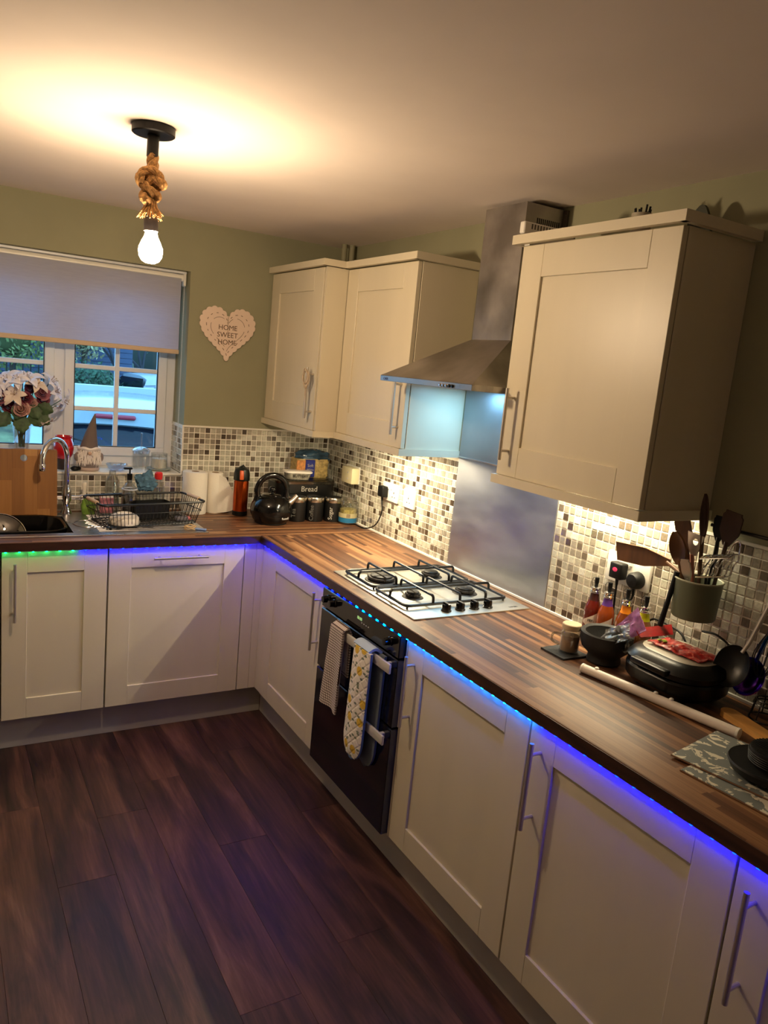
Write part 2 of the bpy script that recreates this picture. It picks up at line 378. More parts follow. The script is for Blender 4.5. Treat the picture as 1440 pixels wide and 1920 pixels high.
def base_unit(name, label, cat, run, a0, a1, handle):
    # run 'R': along -y with faces to -x; run 'B': along +x with faces to -y
    loc = (-.3, -(a0+a1)/2, 0) if run == 'R' else ((a0+a1)/2, -.3, 0)
    t = thing(name, loc, label, cat); xf = MR(-DF, 0) if run == 'R' else MBK(0, -DF)
    m = MB(); m.xf = xf; m.box((a0+.001, -.022, DZ0), (a1-.001, -.57, .755 if run == 'B' and a0 < -1.3 else .868)); m.build('carcass', M['cream_edge'], t, smooth=False)
    d = shaker(t, xf, a0+.0015, a1-.0015, DZ0, DZ1)
    if handle == 'L': bar_handle(d, xf, a0+.046, .583, .24)
    elif handle == 'R': bar_handle(d, xf, a1-.05, .583, .24)
    elif handle == 'T': bar_handle(d, xf, (a0+a1)/2-.119, .823, .238, False)
    return t
base_unit('base_cupboard', 'cream base cupboard at the left picture edge, left of the cupboard under the sink', 'cupboard', 'B', -2.29, -1.688, 'R')
base_unit('base_cupboard', 'narrow cream base cupboard with an upright handle at its left, below the black sink bowl', 'cupboard', 'B', -1.685, -1.283, 'L')
base_unit('dishwasher', 'cream door-fronted built-in dishwasher with one horizontal bar handle at the top', 'dishwasher', 'B', -1.279, -.681, 'T')
base_unit('base_cupboard', 'cream base cupboard between the inner corner and the oven, handle at its right', 'cupboard', 'R', .656, 1.272, 'R')
base_unit('base_cupboard', 'cream base cupboard just right of the oven, handle beside the oven', 'cupboard', 'R', 1.872, 2.470, 'L')
base_unit('base_cupboard', 'cream base cupboard second to the right of the oven, below the mortar and grill', 'cupboard', 'R', 2.473, 3.070, 'L')
base_unit('base_cupboard', 'cream base cupboard cut by the bottom right picture corner, below the placemats', 'cupboard', 'R', 3.073, 3.67, 'L')
cp = thing('corner_post', (-.62, -.62, 0), 'cream L-shaped filler post in the inner corner between dishwasher and corner cupboard', 'filler post')
MB().box((-.678, -.588, .152), (-.622, -.565, .868), .001).build('post_strip', M['cream'], cp); MB().box((-.621, -.588, .152), (-.565, -.565, .868), .001).build('post_strip', M['cream'], cp)
MB().box((-.588, -.654, .152), (-.565, -.590, .868), .001).build('post_strip', M['cream'], cp)
MB().box((-.59, -1.871, .152), (-.57, -1.8625, .868)).build('post_strip', M['cream'], cp)
tag(MB().box((-2.3, -.531, .0), (-.5315, -.513, .149), .001).build('plinth', M['plinth']), 'grey plinth board under the dishwasher and sink cupboards', 'plinth')
tag(MB().box((-.531, -.532, .0), (-.513, -3.68, .149), .001).build('plinth', M['plinth']), 'long grey plinth board under the oven and the cupboards beside it', 'plinth')

# worktops
WE = .612
t = thing('worktop', (-.3, -1.5, .872), 'long brown wood-stave worktop running from the corner past the hob to the right', 'worktop')
m = MB(); m.box((-WE, -3.7, .872), (-.004, -.612, .91), .004, 2); m.build('worktop_section', M['top_y'], t)
edge = pm('worktop_edge', (58, 36, 25), .35, var=.3, scale=30, stretch=(.3, .3, 2))
MB().box((-WE-.0012, -3.7, .8725), (-WE+.001, -.6135, .9075), .0006).build('front_edge', edge, t)
t2 = thing('worktop', (-1.2, -.3, .872), 'brown wood-stave worktop under the window holding the sink and dish rack', 'worktop')
m = MB(); SX0, SX1, SY0, SY1 = -2.12, -1.400, -.485, -.135
m.box((-2.3, -WE, .872), (-.004, SY0, .91), .004, 2); m.box((-2.3, SY1, .872), (-.004, -.004, .91)); m.box((SX1, SY0-.006, .872), (-.004, SY1+.006, .91)); m.box((-2.3, SY0-.006, .872), (SX0, SY1+.006, .91))
m.build('worktop_section', M['top_x'], t2)
MB().box((-2.3, -WE-.0012, .8725), (-.6145, -WE+.001, .9075), .0006).build('front_edge', edge, t2)
m = MB(); m.box((-.6125, -.6135, .8705), (-.0, -.6095, .9106)); m.build('joint_strip', pm('joint_strip', (70, 40, 24), .4), t2)

# LED strips
LEDC = {'green': ((0, 1, .17), (90, 255, 170)), 'blue': ((.0, .0012, 1), (60, 60, 255)), 'azure': ((0, .16, 1), (30, 140, 255)), 'deep': ((0, .002, 1), (20, 20, 255))}
def ledmat(k):
    n_ = 'led_' + k
    if n_ in MATS: return MATS[n_]
    N = NT(n_); c = LEDC[k][0] + (1,); N.p(Base_Color=c, Emission_Color=c, Emission_Strength={'green': 36, 'blue': 190, 'azure': 170, 'deep': 230}[k]); MATS[n_] = N.m; return N.m
chip = {}
def ledstrip(a, b, label, colf):
    a, b = V(a), V(b); t = thing('led_strip', a, label, 'led strip'); d = (b-a).normalized(); sd = V((0, 0, 1)).cross(d)
    m = MB(); m.add([a+sd*s_*.004+V((0, 0, z_))+d*L_ for L_ in (0, (b-a).length) for s_ in (-1, 1) for z_ in (0, .002)], [(0, 1, 3, 2), (4, 6, 7, 5), (0, 4, 5, 1), (2, 3, 7, 6), (0, 2, 6, 4), (1, 5, 7, 3)])
    m.build('tape', M['white'], t, smooth=False)
    n = int((b-a).length/.0495)
    for i in range(n):
        P = a+d*(i+.5)*.0495; k = colf(P); key = (k, abs(d.x) > .5)
        if key not in chip:
            e = (.0035, .0028) if key[1] else (.0028, .0035); chip[key] = MB().box((-e[0], -e[1], -.003), (e[0], e[1], 0)).mesh('led', ledmat(k), smooth=False)
        o = bpy.data.objects.new('led', chip[key]); C.objects.link(o); o.location = P-a; o.parent = t
ledstrip((-2.29, -.603, .8695), (-.615, -.603, .8695), 'led strip with green and blue lights under the edge of the sink worktop', lambda p: 'green' if p.x < -1.385 else 'blue')
ledstrip((-.603, -.62, .8695), (-.603, -3.66, .8695), 'long blue led strip under the edge of the hob worktop', lambda p: 'blue' if p.y > -1.5 else ('azure' if p.y > -2.5 else 'deep'))

# ================================================================= OVEN
ov = thing('double_oven', (-.3, -1.56, .15), 'black built-in double oven below the gas hob', 'oven')
xf = MR(-.575, 0); OA, OB = 1.282, 1.858
m = MB(); m.xf = xf; m.box((OA, -.55, .152), (OB, 0, .868)); m.build('housing', pm('oven_housing', (38, 38, 42), .4, .6), ov, smooth=False)
m = MB(); m.xf = xf; m.box((OA, 0, .790), (OB, .040, .866), .003); cpn = m.build('control_panel', pm('oven_glass', (12, 12, 15), .14, coat=.3), ov)
for u in (1.335, 1.390, 1.80):
    m = MB(); m.xf = xf; m.lathe([(.016, 0), (.016, .004), (.0135, .006), (.012, .026), (.0005, .027)], (0, 0, 0), 20, Matrix.Translation((u, .04, .832)) @ Matrix.Rotation(-PI/2, 4, 'X')); m.build('knob', M['black'], cpn)
text(cpn, '88:88', (-.6155, -1.585, .838), .016, emis('oven_display_digits', (150, 190, 120), .8), 'right', 'display')
m = MB(); m.xf = xf
for i in range(4): m.box((1.60+i*.016, .040, .826), (1.606+i*.016, .0412, .829))
m.build('button', pm('print_grey', (190, 190, 195), .5), cpn)
def oven_door(z0, z1, hz, hu0, hu1):
    m = MB(); m.xf = xf; m.box((OA, .002, z0), (OB, .040, z1), .003); d = m.build('oven_door', MATS['oven_glass'], ov)
    m = MB(); m.xf = xf; m.box((OB-.001, .003, z0+.002), (OB+.0015, .038, z1-.002)); m.build('edge_trim', pm('oven_side_trim', (84, 86, 92), .35, .7), d)
    m = MB(); m.xf = xf; m.box((hu0, .060, hz-.017), (hu1, .069, hz+.017), .003, 2)
    for u in (hu0+.02, hu1-.045): m.box((u, .038, hz-.010), (u+.014, .061, hz+.010), .001)
    m.build('oven_handle', pm('oven_handle_metal', (222, 218, 214), .35, .35), d); return d
oven_door(.548, .784, .756, 1.475, OB-.003); oven_door(.156, .542, .505, 1.655, OB-.003)
# towel and mitt on the upper oven handle (handle face x = -.658)
HX = -.6535
def hang(name, label, cat, u0, u1, zt, zb, mats, th, fn=None, zback=.62):
    t = thing(name, (HX, -(u0+u1)/2, zt), label, cat); return t
tw = thing('tea_towel', (HX, -1.51, .77), 'folded brown and white checked tea towel hanging at the left of the oven handle', 'tea towel')
def checks():
    N = NT('check_weave'); g = N.n('ShaderNodeNewGeometry').outputs['Position']; s = N.n('ShaderNodeSeparateXYZ', {}, _0=g)
    a = N.math('LESS_THAN', N.math('FRACT', N.math('MULTIPLY', s.outputs[1], 105.0)), .26); b = N.math('LESS_THAN', N.math('FRACT', N.math('MULTIPLY', s.outputs[2], 105.0)), .26)
    N.p(Base_Color=N.mix(N.math('MAXIMUM', a, b), lin((226, 214, 204)), lin((72, 50, 44))), Roughness=.9); N.bump(N.n('ShaderNodeTexNoise', {}, Vector=g, Scale=900.0).outputs[0], .3, .001); return N.m
def cloth_sheet(u0, u1, zt, zf, zb, out0, wave, flare=0, s0=.014):
    def fn(a, b):   # a along width, b along length: front bottom -> over -> back bottom
        Lf, Lb = zt-zf, zt-zb; L = Lf+Lb+.03; s = b*L
        u = u0+(u1-u0)*a
        if s < Lf: x_, z_ = out0, zf+s; k = 1-s/Lf
        elif s < Lf+.03:
            an = (s-Lf)/.03*PI; x_, z_ = out0-(1-math.cos(an))*s0/2*1.3, zt+math.sin(an)*s0*.6; k = 0
        else: x_, z_ = out0-s0*1.3, zt-(s-Lf-.03); k = 0
        u += flare*k*(a*1.6-1.1); x_ += wave*math.sin(a*PI*2.2+1)*k + .004*k
        return (-.575-x_, -u, z_)
    return fn
m = MB(); m.slab(cloth_sheet(1.46, 1.555, .776, .47, .60, .084, .007, .022, .026), 14, 30, .006); m.build('cloth', checks(), tw)
m = MB(); m.slab(cloth_sheet(1.463, 1.552, .770, .50, .62, .078, .005, .018, .016), 10, 20, .003); m.build('inner_fold', MATS.get('x') or pm('towel_inner', (200, 188, 178), .9), tw)
mt = thing('oven_mitt', (HX, -1.69, .77), 'double oven mitt quilted with yellow lemons hanging over the oven handle', 'oven mitt')
def lemons():
    N = NT('lemon_print_quilt'); g = N.n('ShaderNodeNewGeometry').outputs['Position']; s = N.n('ShaderNodeSeparateXYZ', {}, _0=g)
    cb = N.n('ShaderNodeCombineXYZ', {}, _0=s.outputs[1], _1=s.outputs[2])
    vo = N.n('ShaderNodeTexVoronoi', {'voronoi_dimensions': '2D', 'feature': 'F1'}, Vector=cb, Scale=12.5, Randomness=.75)
    vl = N.n('ShaderNodeTexVoronoi', {'voronoi_dimensions': '2D'}, Vector=N.n('ShaderNodeMapping', {}, Vector=cb, Location=(.33, .21, 0), Scale=(1.0, 1.8, 1.0)), Scale=26.0)
    col = N.mix(N.math('LESS_THAN', vl.outputs[0], .20), lin((238, 230, 218)), lin((128, 136, 116)))
    col = N.mix(N.math('LESS_THAN', vo.outputs[0], .20), col, lin((226, 186, 66)))
    N.p(Base_Color=col, Roughness=.85)
    q1 = N.math('ABSOLUTE', N.math('SUBTRACT', N.math('FRACT', N.math('MULTIPLY', N.math('ADD', s.outputs[1], s.outputs[2]), 24.0)), .5))
    q2 = N.math('ABSOLUTE', N.math('SUBTRACT', N.math('FRACT', N.math('MULTIPLY', N.math('SUBTRACT', s.outputs[1], s.outputs[2]), 24.0)), .5))
    h = N.math('MULTIPLY', N.math('MINIMUM', N.math('MULTIPLY', q1, 6.0), 1.0), N.math('MINIMUM', N.math('MULTIPLY', q2, 6.0), 1.0)); N.bump(h, .55, .003); return N.m
def mitt_sheet(out0, zb, uc, hw, puff):
    zt = .775
    def fn(a, b):
        s = b*(zt-zb); z = zb+s; r = hw
        k = min(1, s/(.085)); wv = math.sqrt(max(0, 1-(1-k)**2)) if k < 1 else 1
        u = uc + (a-.5)*2*r*wv*(1-.10*s/(zt-zb)) + .018*(s/(zt-zb))
        ed = max(0, 1-abs(a-.5)*2)**.5
        out = out0 + puff*ed*min(1, s/.05)*(1-.5*max(0, (s-(zt-zb)+.05)/.05)); return (-.575-out, -u, z)
    return fn
lm = lemons(); blu = pm('blue_binding', (92, 122, 168), .8)
m = MB(); m.slab(mitt_sheet(.084, .365, 1.690, .062, .010), 16, 34, .012); pad = m.build('pad', lm, mt)
fn = mitt_sheet(.084, .365, 1.690, .062, .010)
loop = [V(fn(0, 1-i/24)) for i in range(24)] + [V(fn(i/20, .002)) for i in range(1, 20)] + [V(fn(1, i/24)) for i in range(25)]
MB().tube(loop, .0045, 6).build('binding', blu, pad)
m = MB(); m.slab(mitt_sheet(.047, .345, 1.722, .060, .004), 14, 28, .010); m.build('pad', pm('mitt_inner', (96, 106, 118), .9), mt)
m = MB()
m.slab(lambda a, b: (-.575-(.088-.044*b), -(1.645+.108*a+.01*b), .776+.012*math.sin(b*PI)), 10, 8, .010); m.build('pad', pm('mitt_top', (176, 196, 226), .85), mt)
for (u, z, rz) in ((1.66, .73, .3), (1.72, .70, -.3), (1.69, .62, .4), (1.665, .55, -.4), (1.715, .47, .2)): pass
# ================================================================= HOB
hb = thing('gas_hob', (-.306, -1.54, .91), 'stainless four-burner gas hob with black pan supports set in the worktop', 'hob')
m = MB(); m.box((-.556, -1.838, .910), (-.056, -1.242, .9155), .004, 2); m.build('hob_plate', M['hobsteel'] if 'hobsteel' in M else pm('hob_steel', (214, 210, 198), .40, .9, var=.08, scale=5), hb)
for i, (x, y, r) in enumerate(((-.431, -1.403, .052), (-.195, -1.392, .036), (-.425, -1.622, .028), (-.192, -1.622, .036))):
    m = MB(); m.lathe([(r+.012, .9155), (r+.009, .918), (r*.8, .9185), (r*.8, .922), (r, .923), (r, .929), (r*.96, .931), (.0005, .9315)], (x, y, 0), 28); b_ = m.build('burner', pm('burner_ring', (62, 58, 54), .5, .5), hb)
    m = MB(); n_ = int(r*700)
    for k in range(n_):
        a = 2*PI*k/n_; c_, s_ = math.cos(a), math.sin(a); m.cyl((x+c_*r*.97, y+s_*r*.97, .923), (x+c_*r*1.03, y+s_*r*1.03, .930), .0011, 5)
    m.build('flame_ports', M['castiron'], b_)
    m = MB(); m.lathe([(r*.82, .9315), (r*.82, .936), (r*.74, .938), (.0005, .9385)], (x, y, 0), 28); m.build('burner_cap', M['castiron'], b_)
def rod(m, pts, r=.0050, rc=.012, closed=False):
    P = [V(p) for p in pts]; out = []; n = len(P)
    for i, p in enumerate(P):
        if not closed and i in (0, n-1): out.append(p); continue
        a = (P[i-1]-p); b = (P[(i+1) % n]-p); q = min(rc, a.length*.45, b.length*.45); a = p+a.normalized()*q; b = p+b.normalized()*q
        for k in range(5):
            t = k/4; out.append(a*(1-t)**2+p*2*t*(1-t)+b*t*t)
    m.tube(out, r, 8, closed=closed)
def pan_support(y0, y1, xs, x0=-.532, x1=-.092):
    m = MB(); z = .928; zt = .957; rod(m, [(x0, y0, z), (x1, y0, z), (x1, y1, z), (x0, y1, z)], .0055, .022, True); fr = m.build('pan_support', M['blackw'], hb)
    for x in xs:
        m = MB(); rod(m, [(x, y0, z), (x, y0-.002, zt), (x, y1+.002, zt), (x, y1, z)]); m.build('support_bar', M['blackw'], fr)
    m = MB(); yc = (y0+y1)/2; rod(m, [(x0, yc, z), (x0+.002, yc, zt-.003), (x1-.002, yc, zt-.003), (x1, yc, z)]); m.build('support_bar', M['blackw'], fr)
    m = MB()
    for x, y in ((x0+.01, y0-.006), (x1-.01, y0-.006), (x1-.01, y1+.006), (x0+.01, y1+.006)): m.cyl((x, y, .9155), (x, y, z), .004, 8)
    m.build('support_foot', M['blackw'], fr)
pan_support(-1.292, -1.512, (-.43, -.31, -.19)); pan_support(-1.528, -1.745, (-.42, -.305, -.19))
for x in (-.395, -.336, -.275, -.215):
    m = MB(); m.lathe([(.0185, .9155), (.0185, .919), (.016, .921), (.0155, .936), (.014, .940), (.0005, .9405)], (x, -1.792, 0), 24); m.box((x-.006, -1.809, .922), (x+.006, -1.775, .945), .002); m.build('knob', M['black'], hb)
text(hb, 'LOGIK', (-.112, -1.812, .9158), .013, pm('print_dark', (50, 48, 46), .6), 'up')

# ================================================================= SPLASHBACK AND HOOD
t = thing('splashback', (-.003, -1.55, .92), 'brushed steel splashback sheet on the wall behind the gas hob', 'splashback')
m = MB(); m.box((-.0065, -1.855, .919), (-.001, -1.2385, 1.383), .001); m.build('lower_sheet', M['splash'], t, smooth=False)
m = MB(); m.box((-.0055, -1.834, 1.386), (-.001, -1.2385, 1.672)); m.build('upper_sheet', pm('upper_steel', (166, 172, 180), .45, 1, var=.05, scale=4), t, smooth=False)
m = MB(); m.box((-.0085, -1.834, 1.381), (-.0055, -1.2385, 1.387)); m.build('joint_strip', M['chrome'], t, smooth=False)
hd = thing('cooker_hood', (-.22, -1.54, 1.664), 'stainless steel chimney cooker hood between the wall cupboards', 'cooker hood')
hx, hy0, hy1, hz0, hz1 = -.425, -1.243, -1.832, 1.664, 1.690
m = MB(); m.box((hx, hy1, hz0+.006), (hx+.012, hy0, hz1), .001); m.box((hx+.012, hy1, hz0+.006), (-.001, hy1+.01, hz1)); m.box((hx+.012, hy0-.01, hz0+.006), (-.001, hy0, hz1)); m.box((hx+.002, hy1+.002, hz0+.008), (-.001, hy0-.002, hz0+.014)); m.build('hood_rim', M['steel'], hd, smooth=False)
cx0, cy0, cy1, cz = -.178, -1.468, -1.694, 1.852
m = MB(); vs = [(hx, hy0, hz1), (hx, hy1, hz1), (-.001, hy1, hz1), (-.001, hy0, hz1), (cx0, cy0, cz), (cx0, cy1, cz), (-.001, cy1, cz), (-.001, cy0, cz)]
m.add(vs, [(0, 1, 5, 4), (1, 2, 6, 5), (2, 3, 7, 6), (3, 0, 4, 7), (0, 3, 2, 1), (4, 5, 6, 7)]); m.build('canopy', M['hoodsteel'], hd, smooth=False)
m = MB(); m.box((cx0, cy1, cz-.005), (-.001, cy0, 2.312)); ch = m.build('chimney', M['hoodsteel'], hd, smooth=False)
for i in range(12): MB().box((-.128+i*.0088, cy1-.0008, 2.225), (-.1235+i*.0088, cy1+.002, 2.268)).build('vent_slot', M['dark_gap'], ch, smooth=False)
MB().box((-.012, cy1-.018, 2.16), (-.001, cy1, 2.312), .001).build('wall_bracket', pm('bracket_steel', (96, 90, 80), .5, .8), ch)
for i in range(5):
    m = MB(); y = -1.655-i*.018; m.lathe([(.0058, 0), (.0058, .004), (.0005, .005)], (0, 0, 0), 14, Matrix.Translation((hx, y, 1.678)) @ Matrix.Rotation(-PI/2, 4, 'Y')); m.build('button', M['chrome'] if i < 3 else M['black'], hd)
text(hd, 'CATA', (hx-.0006, -1.285, 1.678), .013, pm('logo_blue', (30, 40, 110), .5), 'right')
for y in (-1.40, -1.68):
    m = MB(); m.lathe([(.028, 0), (.028, .004), (.0005, .004)], (-.10, y, hz0+.0035), 20); m.build('hood_lamp', emis('hood_lamp_glow', (170, 225, 255), 10), hd)
    area('hood_lamp_light', (-.10, y, hz0-.002), .045, .045, 1.4, (.30, .66, 1.0))
m = MB(); m.box((-.36, -1.80, hz0+.005), (-.15, -1.28, hz0+.008)); m.build('grease_filter', pm('filter_mesh', (120, 122, 126), .4, 1), hd)

# ================================================================= WALL CUPBOARDS
def wall_unit(label, dface, a0, a1, d0, d1, hu, side='R', back=0.0, extra=None, z0=1.405, z1=2.136, st=.098):
    t = thing('wall_cupboard', (-.15, -(a0+a1)/2, 1.377), label, 'cupboard'); xf = MR(-dface, 0)
    m = MB(); m.xf = xf; m.box((a0, -.022, z0), (a1, -(dface-.001), z1), .0008); m.build('carcass', M['cream'], t, smooth=False)
    m = MB(); m.xf = xf; m.box((d0+.002, -.0225, z0+.002), (d1-.002, -.0195, z1-.002)); m.build('door_gap_shade', M['dark_gap'], t, smooth=False)  # dark sheet stands in for the shade in the gap behind the door
    d = shaker(t, xf, d0, d1, z0+.0015, z1-.001, st=st, rail=.098, th=.0195)
    bar_handle(d, xf, hu, 1.458, .232); return t
w1 = wall_unit('cream wall cupboard against the window wall with a cord looped round its handle', .400, .004, .640, .012, .615, .588)
w2 = wall_unit('cream wall cupboard between the corner cupboard and the cooker hood', .292, .642, 1.226, .645, 1.224, 1.190)
w3 = wall_unit('large cream wall cupboard right of the cooker hood', .292, 1.838, 2.456, 1.842, 2.454, 1.890)
MB().box((-.399, -.642, 1.405), (-.293, -.630, 2.136)).build('filler_panel', M['cream'], w1, smooth=False)
def profile_strip(par, name, pts, z0, z1, out):
    m = MB()
    for (a, b) in zip(pts, pts[1:]):
        m.box((min(a[0], b[0])-(0 if a[1] == b[1] else 0), min(a[1], b[1]), z0), (max(a[0], b[0]) + (out if a[0] == b[0] else 0), max(a[1], b[1]) + (out if a[1] == b[1] else 0), z1), .0015)
    return m.build(name, M['cream'], par)
def band(name, label, cat, pts, z0, z1, th=.02, step=None):
    t = thing(name, (pts[0][0], pts[0][1], z0), label, cat)
    for i, (a, b) in enumerate(zip(pts, pts[1:])):
        x0, x1 = min(a[0], b[0]), max(a[0], b[0]); y0, y1 = min(a[1], b[1]), max(a[1], b[1])
        m = MB()
        if a[0] == b[0]:
            m.box((x0, y0+.0012, z0), (x0+th, y1, z1))
            if step: m.box((x0+.005, y0+.006, z0-step), (x0+th+.004, y1, z0-.0004))
        else:
            m.box((x0+.0012, y0, z0), (x1, y0+th, z1))
            if step: m.box((x0+.007, y0+.004, z0-step), (x1, y0+th+.004, z0-.0004))
        m.build('strip', M['cream'], t, ang=25)
    return t
band('cornice', 'stepped cream cornice along the top of the two left wall cupboards', 'cornice', [(-.420, -.002), (-.420, -.652), (-.3125, -.652), (-.3125, -1.241), (-.001, -1.241)], 2.140, 2.168)
band('cornice', 'cream cornice on top of the large right wall cupboard', 'cornice', [(-.001, -1.826), (-.3125, -1.826), (-.3125, -2.474), (-.001, -2.474)], 2.140, 2.168)
for pts in ([(-.412, -.002), (-.412, -.648), (-.304, -.648), (-.304, -1.234), (-.001, -1.234)],): band('pelmet', 'cream light pelmet under the two left wall cupboards', 'pelmet', pts, 1.377, 1.4054, .018)
band('pelmet', 'cream light pelmet under the large right wall cupboard', 'pelmet', [(-.304, -1.832), (-.304, -2.466), (-.001, -2.466)], 1.377, 1.4054, .018)
for (x, ya, yb, pw, lb) in ((-.245, -.72, -1.20, 9.5, 'slim warm strip light under the left wall cupboards'), (-.070, -1.88, -2.42, 5.0, 'slim warm strip light under the large right wall cupboard')):
    t = thing('strip_light', (x, (ya+yb)/2, 1.395), lb, 'light'); L = ya-yb
    MB().box((x-.011, yb, 1.396), (x+.011, ya, 1.4045), .001).build('housing', M['white'], t)
    MB().box((x-.007, yb+.01, 1.394), (x+.007, ya-.01, 1.3962)).build('diffuser', emis('strip_diffuser', (255, 236, 190), 4), t)
    area('under_cupboard_light', (x, (ya+yb)/2, 1.3925), .006, L-.03, pw, (1.0, .84, .55))
# cord looped on the first handle
m = MB()
for k, (ry, rz, dz) in enumerate(((.030, .036, 0), (.024, .040, -.006), (.032, .028, .004), (.020, .034, .010))):
    m.tube([(-.438-.003*k, -.592+ry*math.cos(a), 1.640+dz+rz*math.sin(a)) for a in [2*PI*i/24 for i in range(24)]], .0022, 6, closed=True)
m.tube([(-.440, -.592, 1.612), (-.441, -.594, 1.575), (-.438, -.590, 1.53)], .0018, 6)
tag(m.build('cord_loop', pm('cord', (196, 176, 150), .8), origin=(-.438, -.592, 1.6)), 'small pale cord loop tied round the handle of the corner wall cupboard', 'cord')
# things on top of the right cupboard
t = thing('plastic_strip', (-.16, -1.86, 2.168), 'white slatted plastic strip lying on the right cupboard top beside the hood chimney', 'strip')
m = MB(); m.box((-.318, -1.866, 2.170), (-.10, -1.842, 2.206), .003); m.build('strip_body', M['white'], t)
m = MB()
for i in range(16): m.box((-.29+i*.012, -1.8668, 2.186), (-.285+i*.012, -1.8655, 2.201))
m.build('slots', pm('slot_grey', (96, 92, 84), .7), t)
m = MB(); m.box((-.29, -1.866, 2.1365), (-.12, -1.842, 2.170)); m.build('stand', M['white'], t)
t = thing('glass_tumbler', (-.16, -2.19, 2.168), 'small patterned glass holding dark sticks on top of the right wall cupboard', 'glass')
MB().lathe([(.026, 2.1365), (.03, 2.215), (.028, 2.215), (.024, 2.142)], (-.16, -2.19, 0), 20).build('glass_body', pm('patterned_glass', (170, 160, 140), .3), t)
m = MB()
for k in range(9):
    a = k*2.4; m.tube([(-.16+.012*math.cos(a), -2.19+.012*math.sin(a), 2.15), (-.16+.02*math.cos(a), -2.19+.024*math.sin(a), 2.225+.004*(k % 4))], .003, 6)
m.build('sticks', M['blackm'], t)
t = thing('leaf_ornament', (-.10, -2.33, 2.168), 'dark leaf-shaped sheet on the right end of the wall cupboard top', 'ornament')
MB().slab(lambda a, b: (-.08+.01*math.sin(b*3), -2.37+.1*b, 2.137+.10*math.sin(PI*min(1, b*.9+.05))*a + .004), 6, 12, .008).build('leaf', pm('dark_leaf', (54, 56, 40), .7), t)  # thin upright dark sheet with a leaf-like outline

# ================================================================= PENDANT
px, py = -1.362, -1.45
pd = thing('pendant_lamp', (px, py, H), 'black and knotted rope pendant lamp with a bare glowing bulb', 'ceiling lamp')
MB().lathe([(.0005, H-.024), (.056, H-.024), (.060, H-.021), (.060, H-.001), (.058, H)], (px, py, 0), 40).build('ceiling_rose', M['blackm'], pd)
MB().cyl((px, py, H-.024), (px-.001, py, 2.243), .0165, 20).build('stem', M['blackm'], pd)
rope = pm('jute_rope', (176, 134, 82), .95, var=.25, scale=160, bump=.5, bscale=500)
def twisted(m, path, R, r, turns, strands=3, sub=1):
    P = [V(p) for p in path]; n = len(P); up = V((0, .3, 1)).normalized()
    nr = None
    T = [(P[min(n-1, i+1)]-P[max(0, i-1)]).normalized() for i in range(n)]
    nr = T[0].cross(up).normalized() if abs(T[0].dot(up)) < .95 else T[0].cross(V((1, 0, 0))).normalized()
    F = []
    for i in range(n):
        nr = (nr-T[i]*nr.dot(T[i])).normalized(); F.append((nr.copy(), T[i].cross(nr)))
    for s in range(strands):
        m.tube([P[i]+(F[i][0]*math.cos(2*PI*(turns*i/n+s/strands))+F[i][1]*math.sin(2*PI*(turns*i/n+s/strands)))*R for i in range(n)], r, 8)
m = MB(); twisted(m, [(px-.001+.002*math.sin(i*.2), py, 2.25-.085*i/24) for i in range(25)], .0085, .0095, 1.3); m.build('rope', rope, pd)
kp = []
for i in range(73):
    a = 2*PI*i/72*1.0; kp.append((px-.002+.026*math.sin(2*a)+.006*math.cos(a), py+.018*math.cos(3*a), 2.155+.030*math.sin(a)+.008*math.cos(3*a)))
m = MB(); twisted(m, kp, .0068, .0078, 6); twisted(m, [(px-.036+.03*(1-math.cos(a)), py-.012, 2.175+.03*math.sin(a)) for a in [i*PI*1.1/16-.4 for i in range(17)]], .0058, .007, 1.5); m.build('knot', rope, pd)
m = MB(); rs = random.Random(3)
for k in range(130):
    a = rs.random()*2*PI; q = rs.random()**.5; r0 = .012*q; r1 = .012+.026*q*rs.uniform(.7, 1.1); zb = 2.076+rs.uniform(-.006, .012)+.008*(1-q)
    m.tube([(px+r0*math.cos(a), py+r0*math.sin(a), 2.128), (px+(r0+.3*(r1-r0))*math.cos(a), py+(r0+.3*(r1-r0))*math.sin(a), 2.105), (px+r1*math.cos(a), py+r1*math.sin(a), zb)], [.0022, .002, .0016], 4)
m.build('frayed_end', rope, pd)
MB().cyl((px+.001, py, 2.098), (px+.003, py, 2.040), .0205, 24).build('lamp_holder', pm('holder_black', (40, 34, 34), .5), pd)
bx = px+.004
m = MB(); pr = [(.016, 2.046), (.0165, 2.036), (.019, 2.026), (.027, 2.010), (.0335, 1.994), (.0345, 1.984), (.032, 1.969), (.025, 1.957), (.014, 1.951), (.0005, 1.9495)]
m.lathe(pr, (bx, py, 0), 28)
N = NT('bulb_glow'); N.p(Base_Color=(1, .9, .7, 1), Emission_Color=(1.0, .74, .47, 1), Emission_Strength=BULB_STRENGTH); m.build('bulb', N.m, pd)

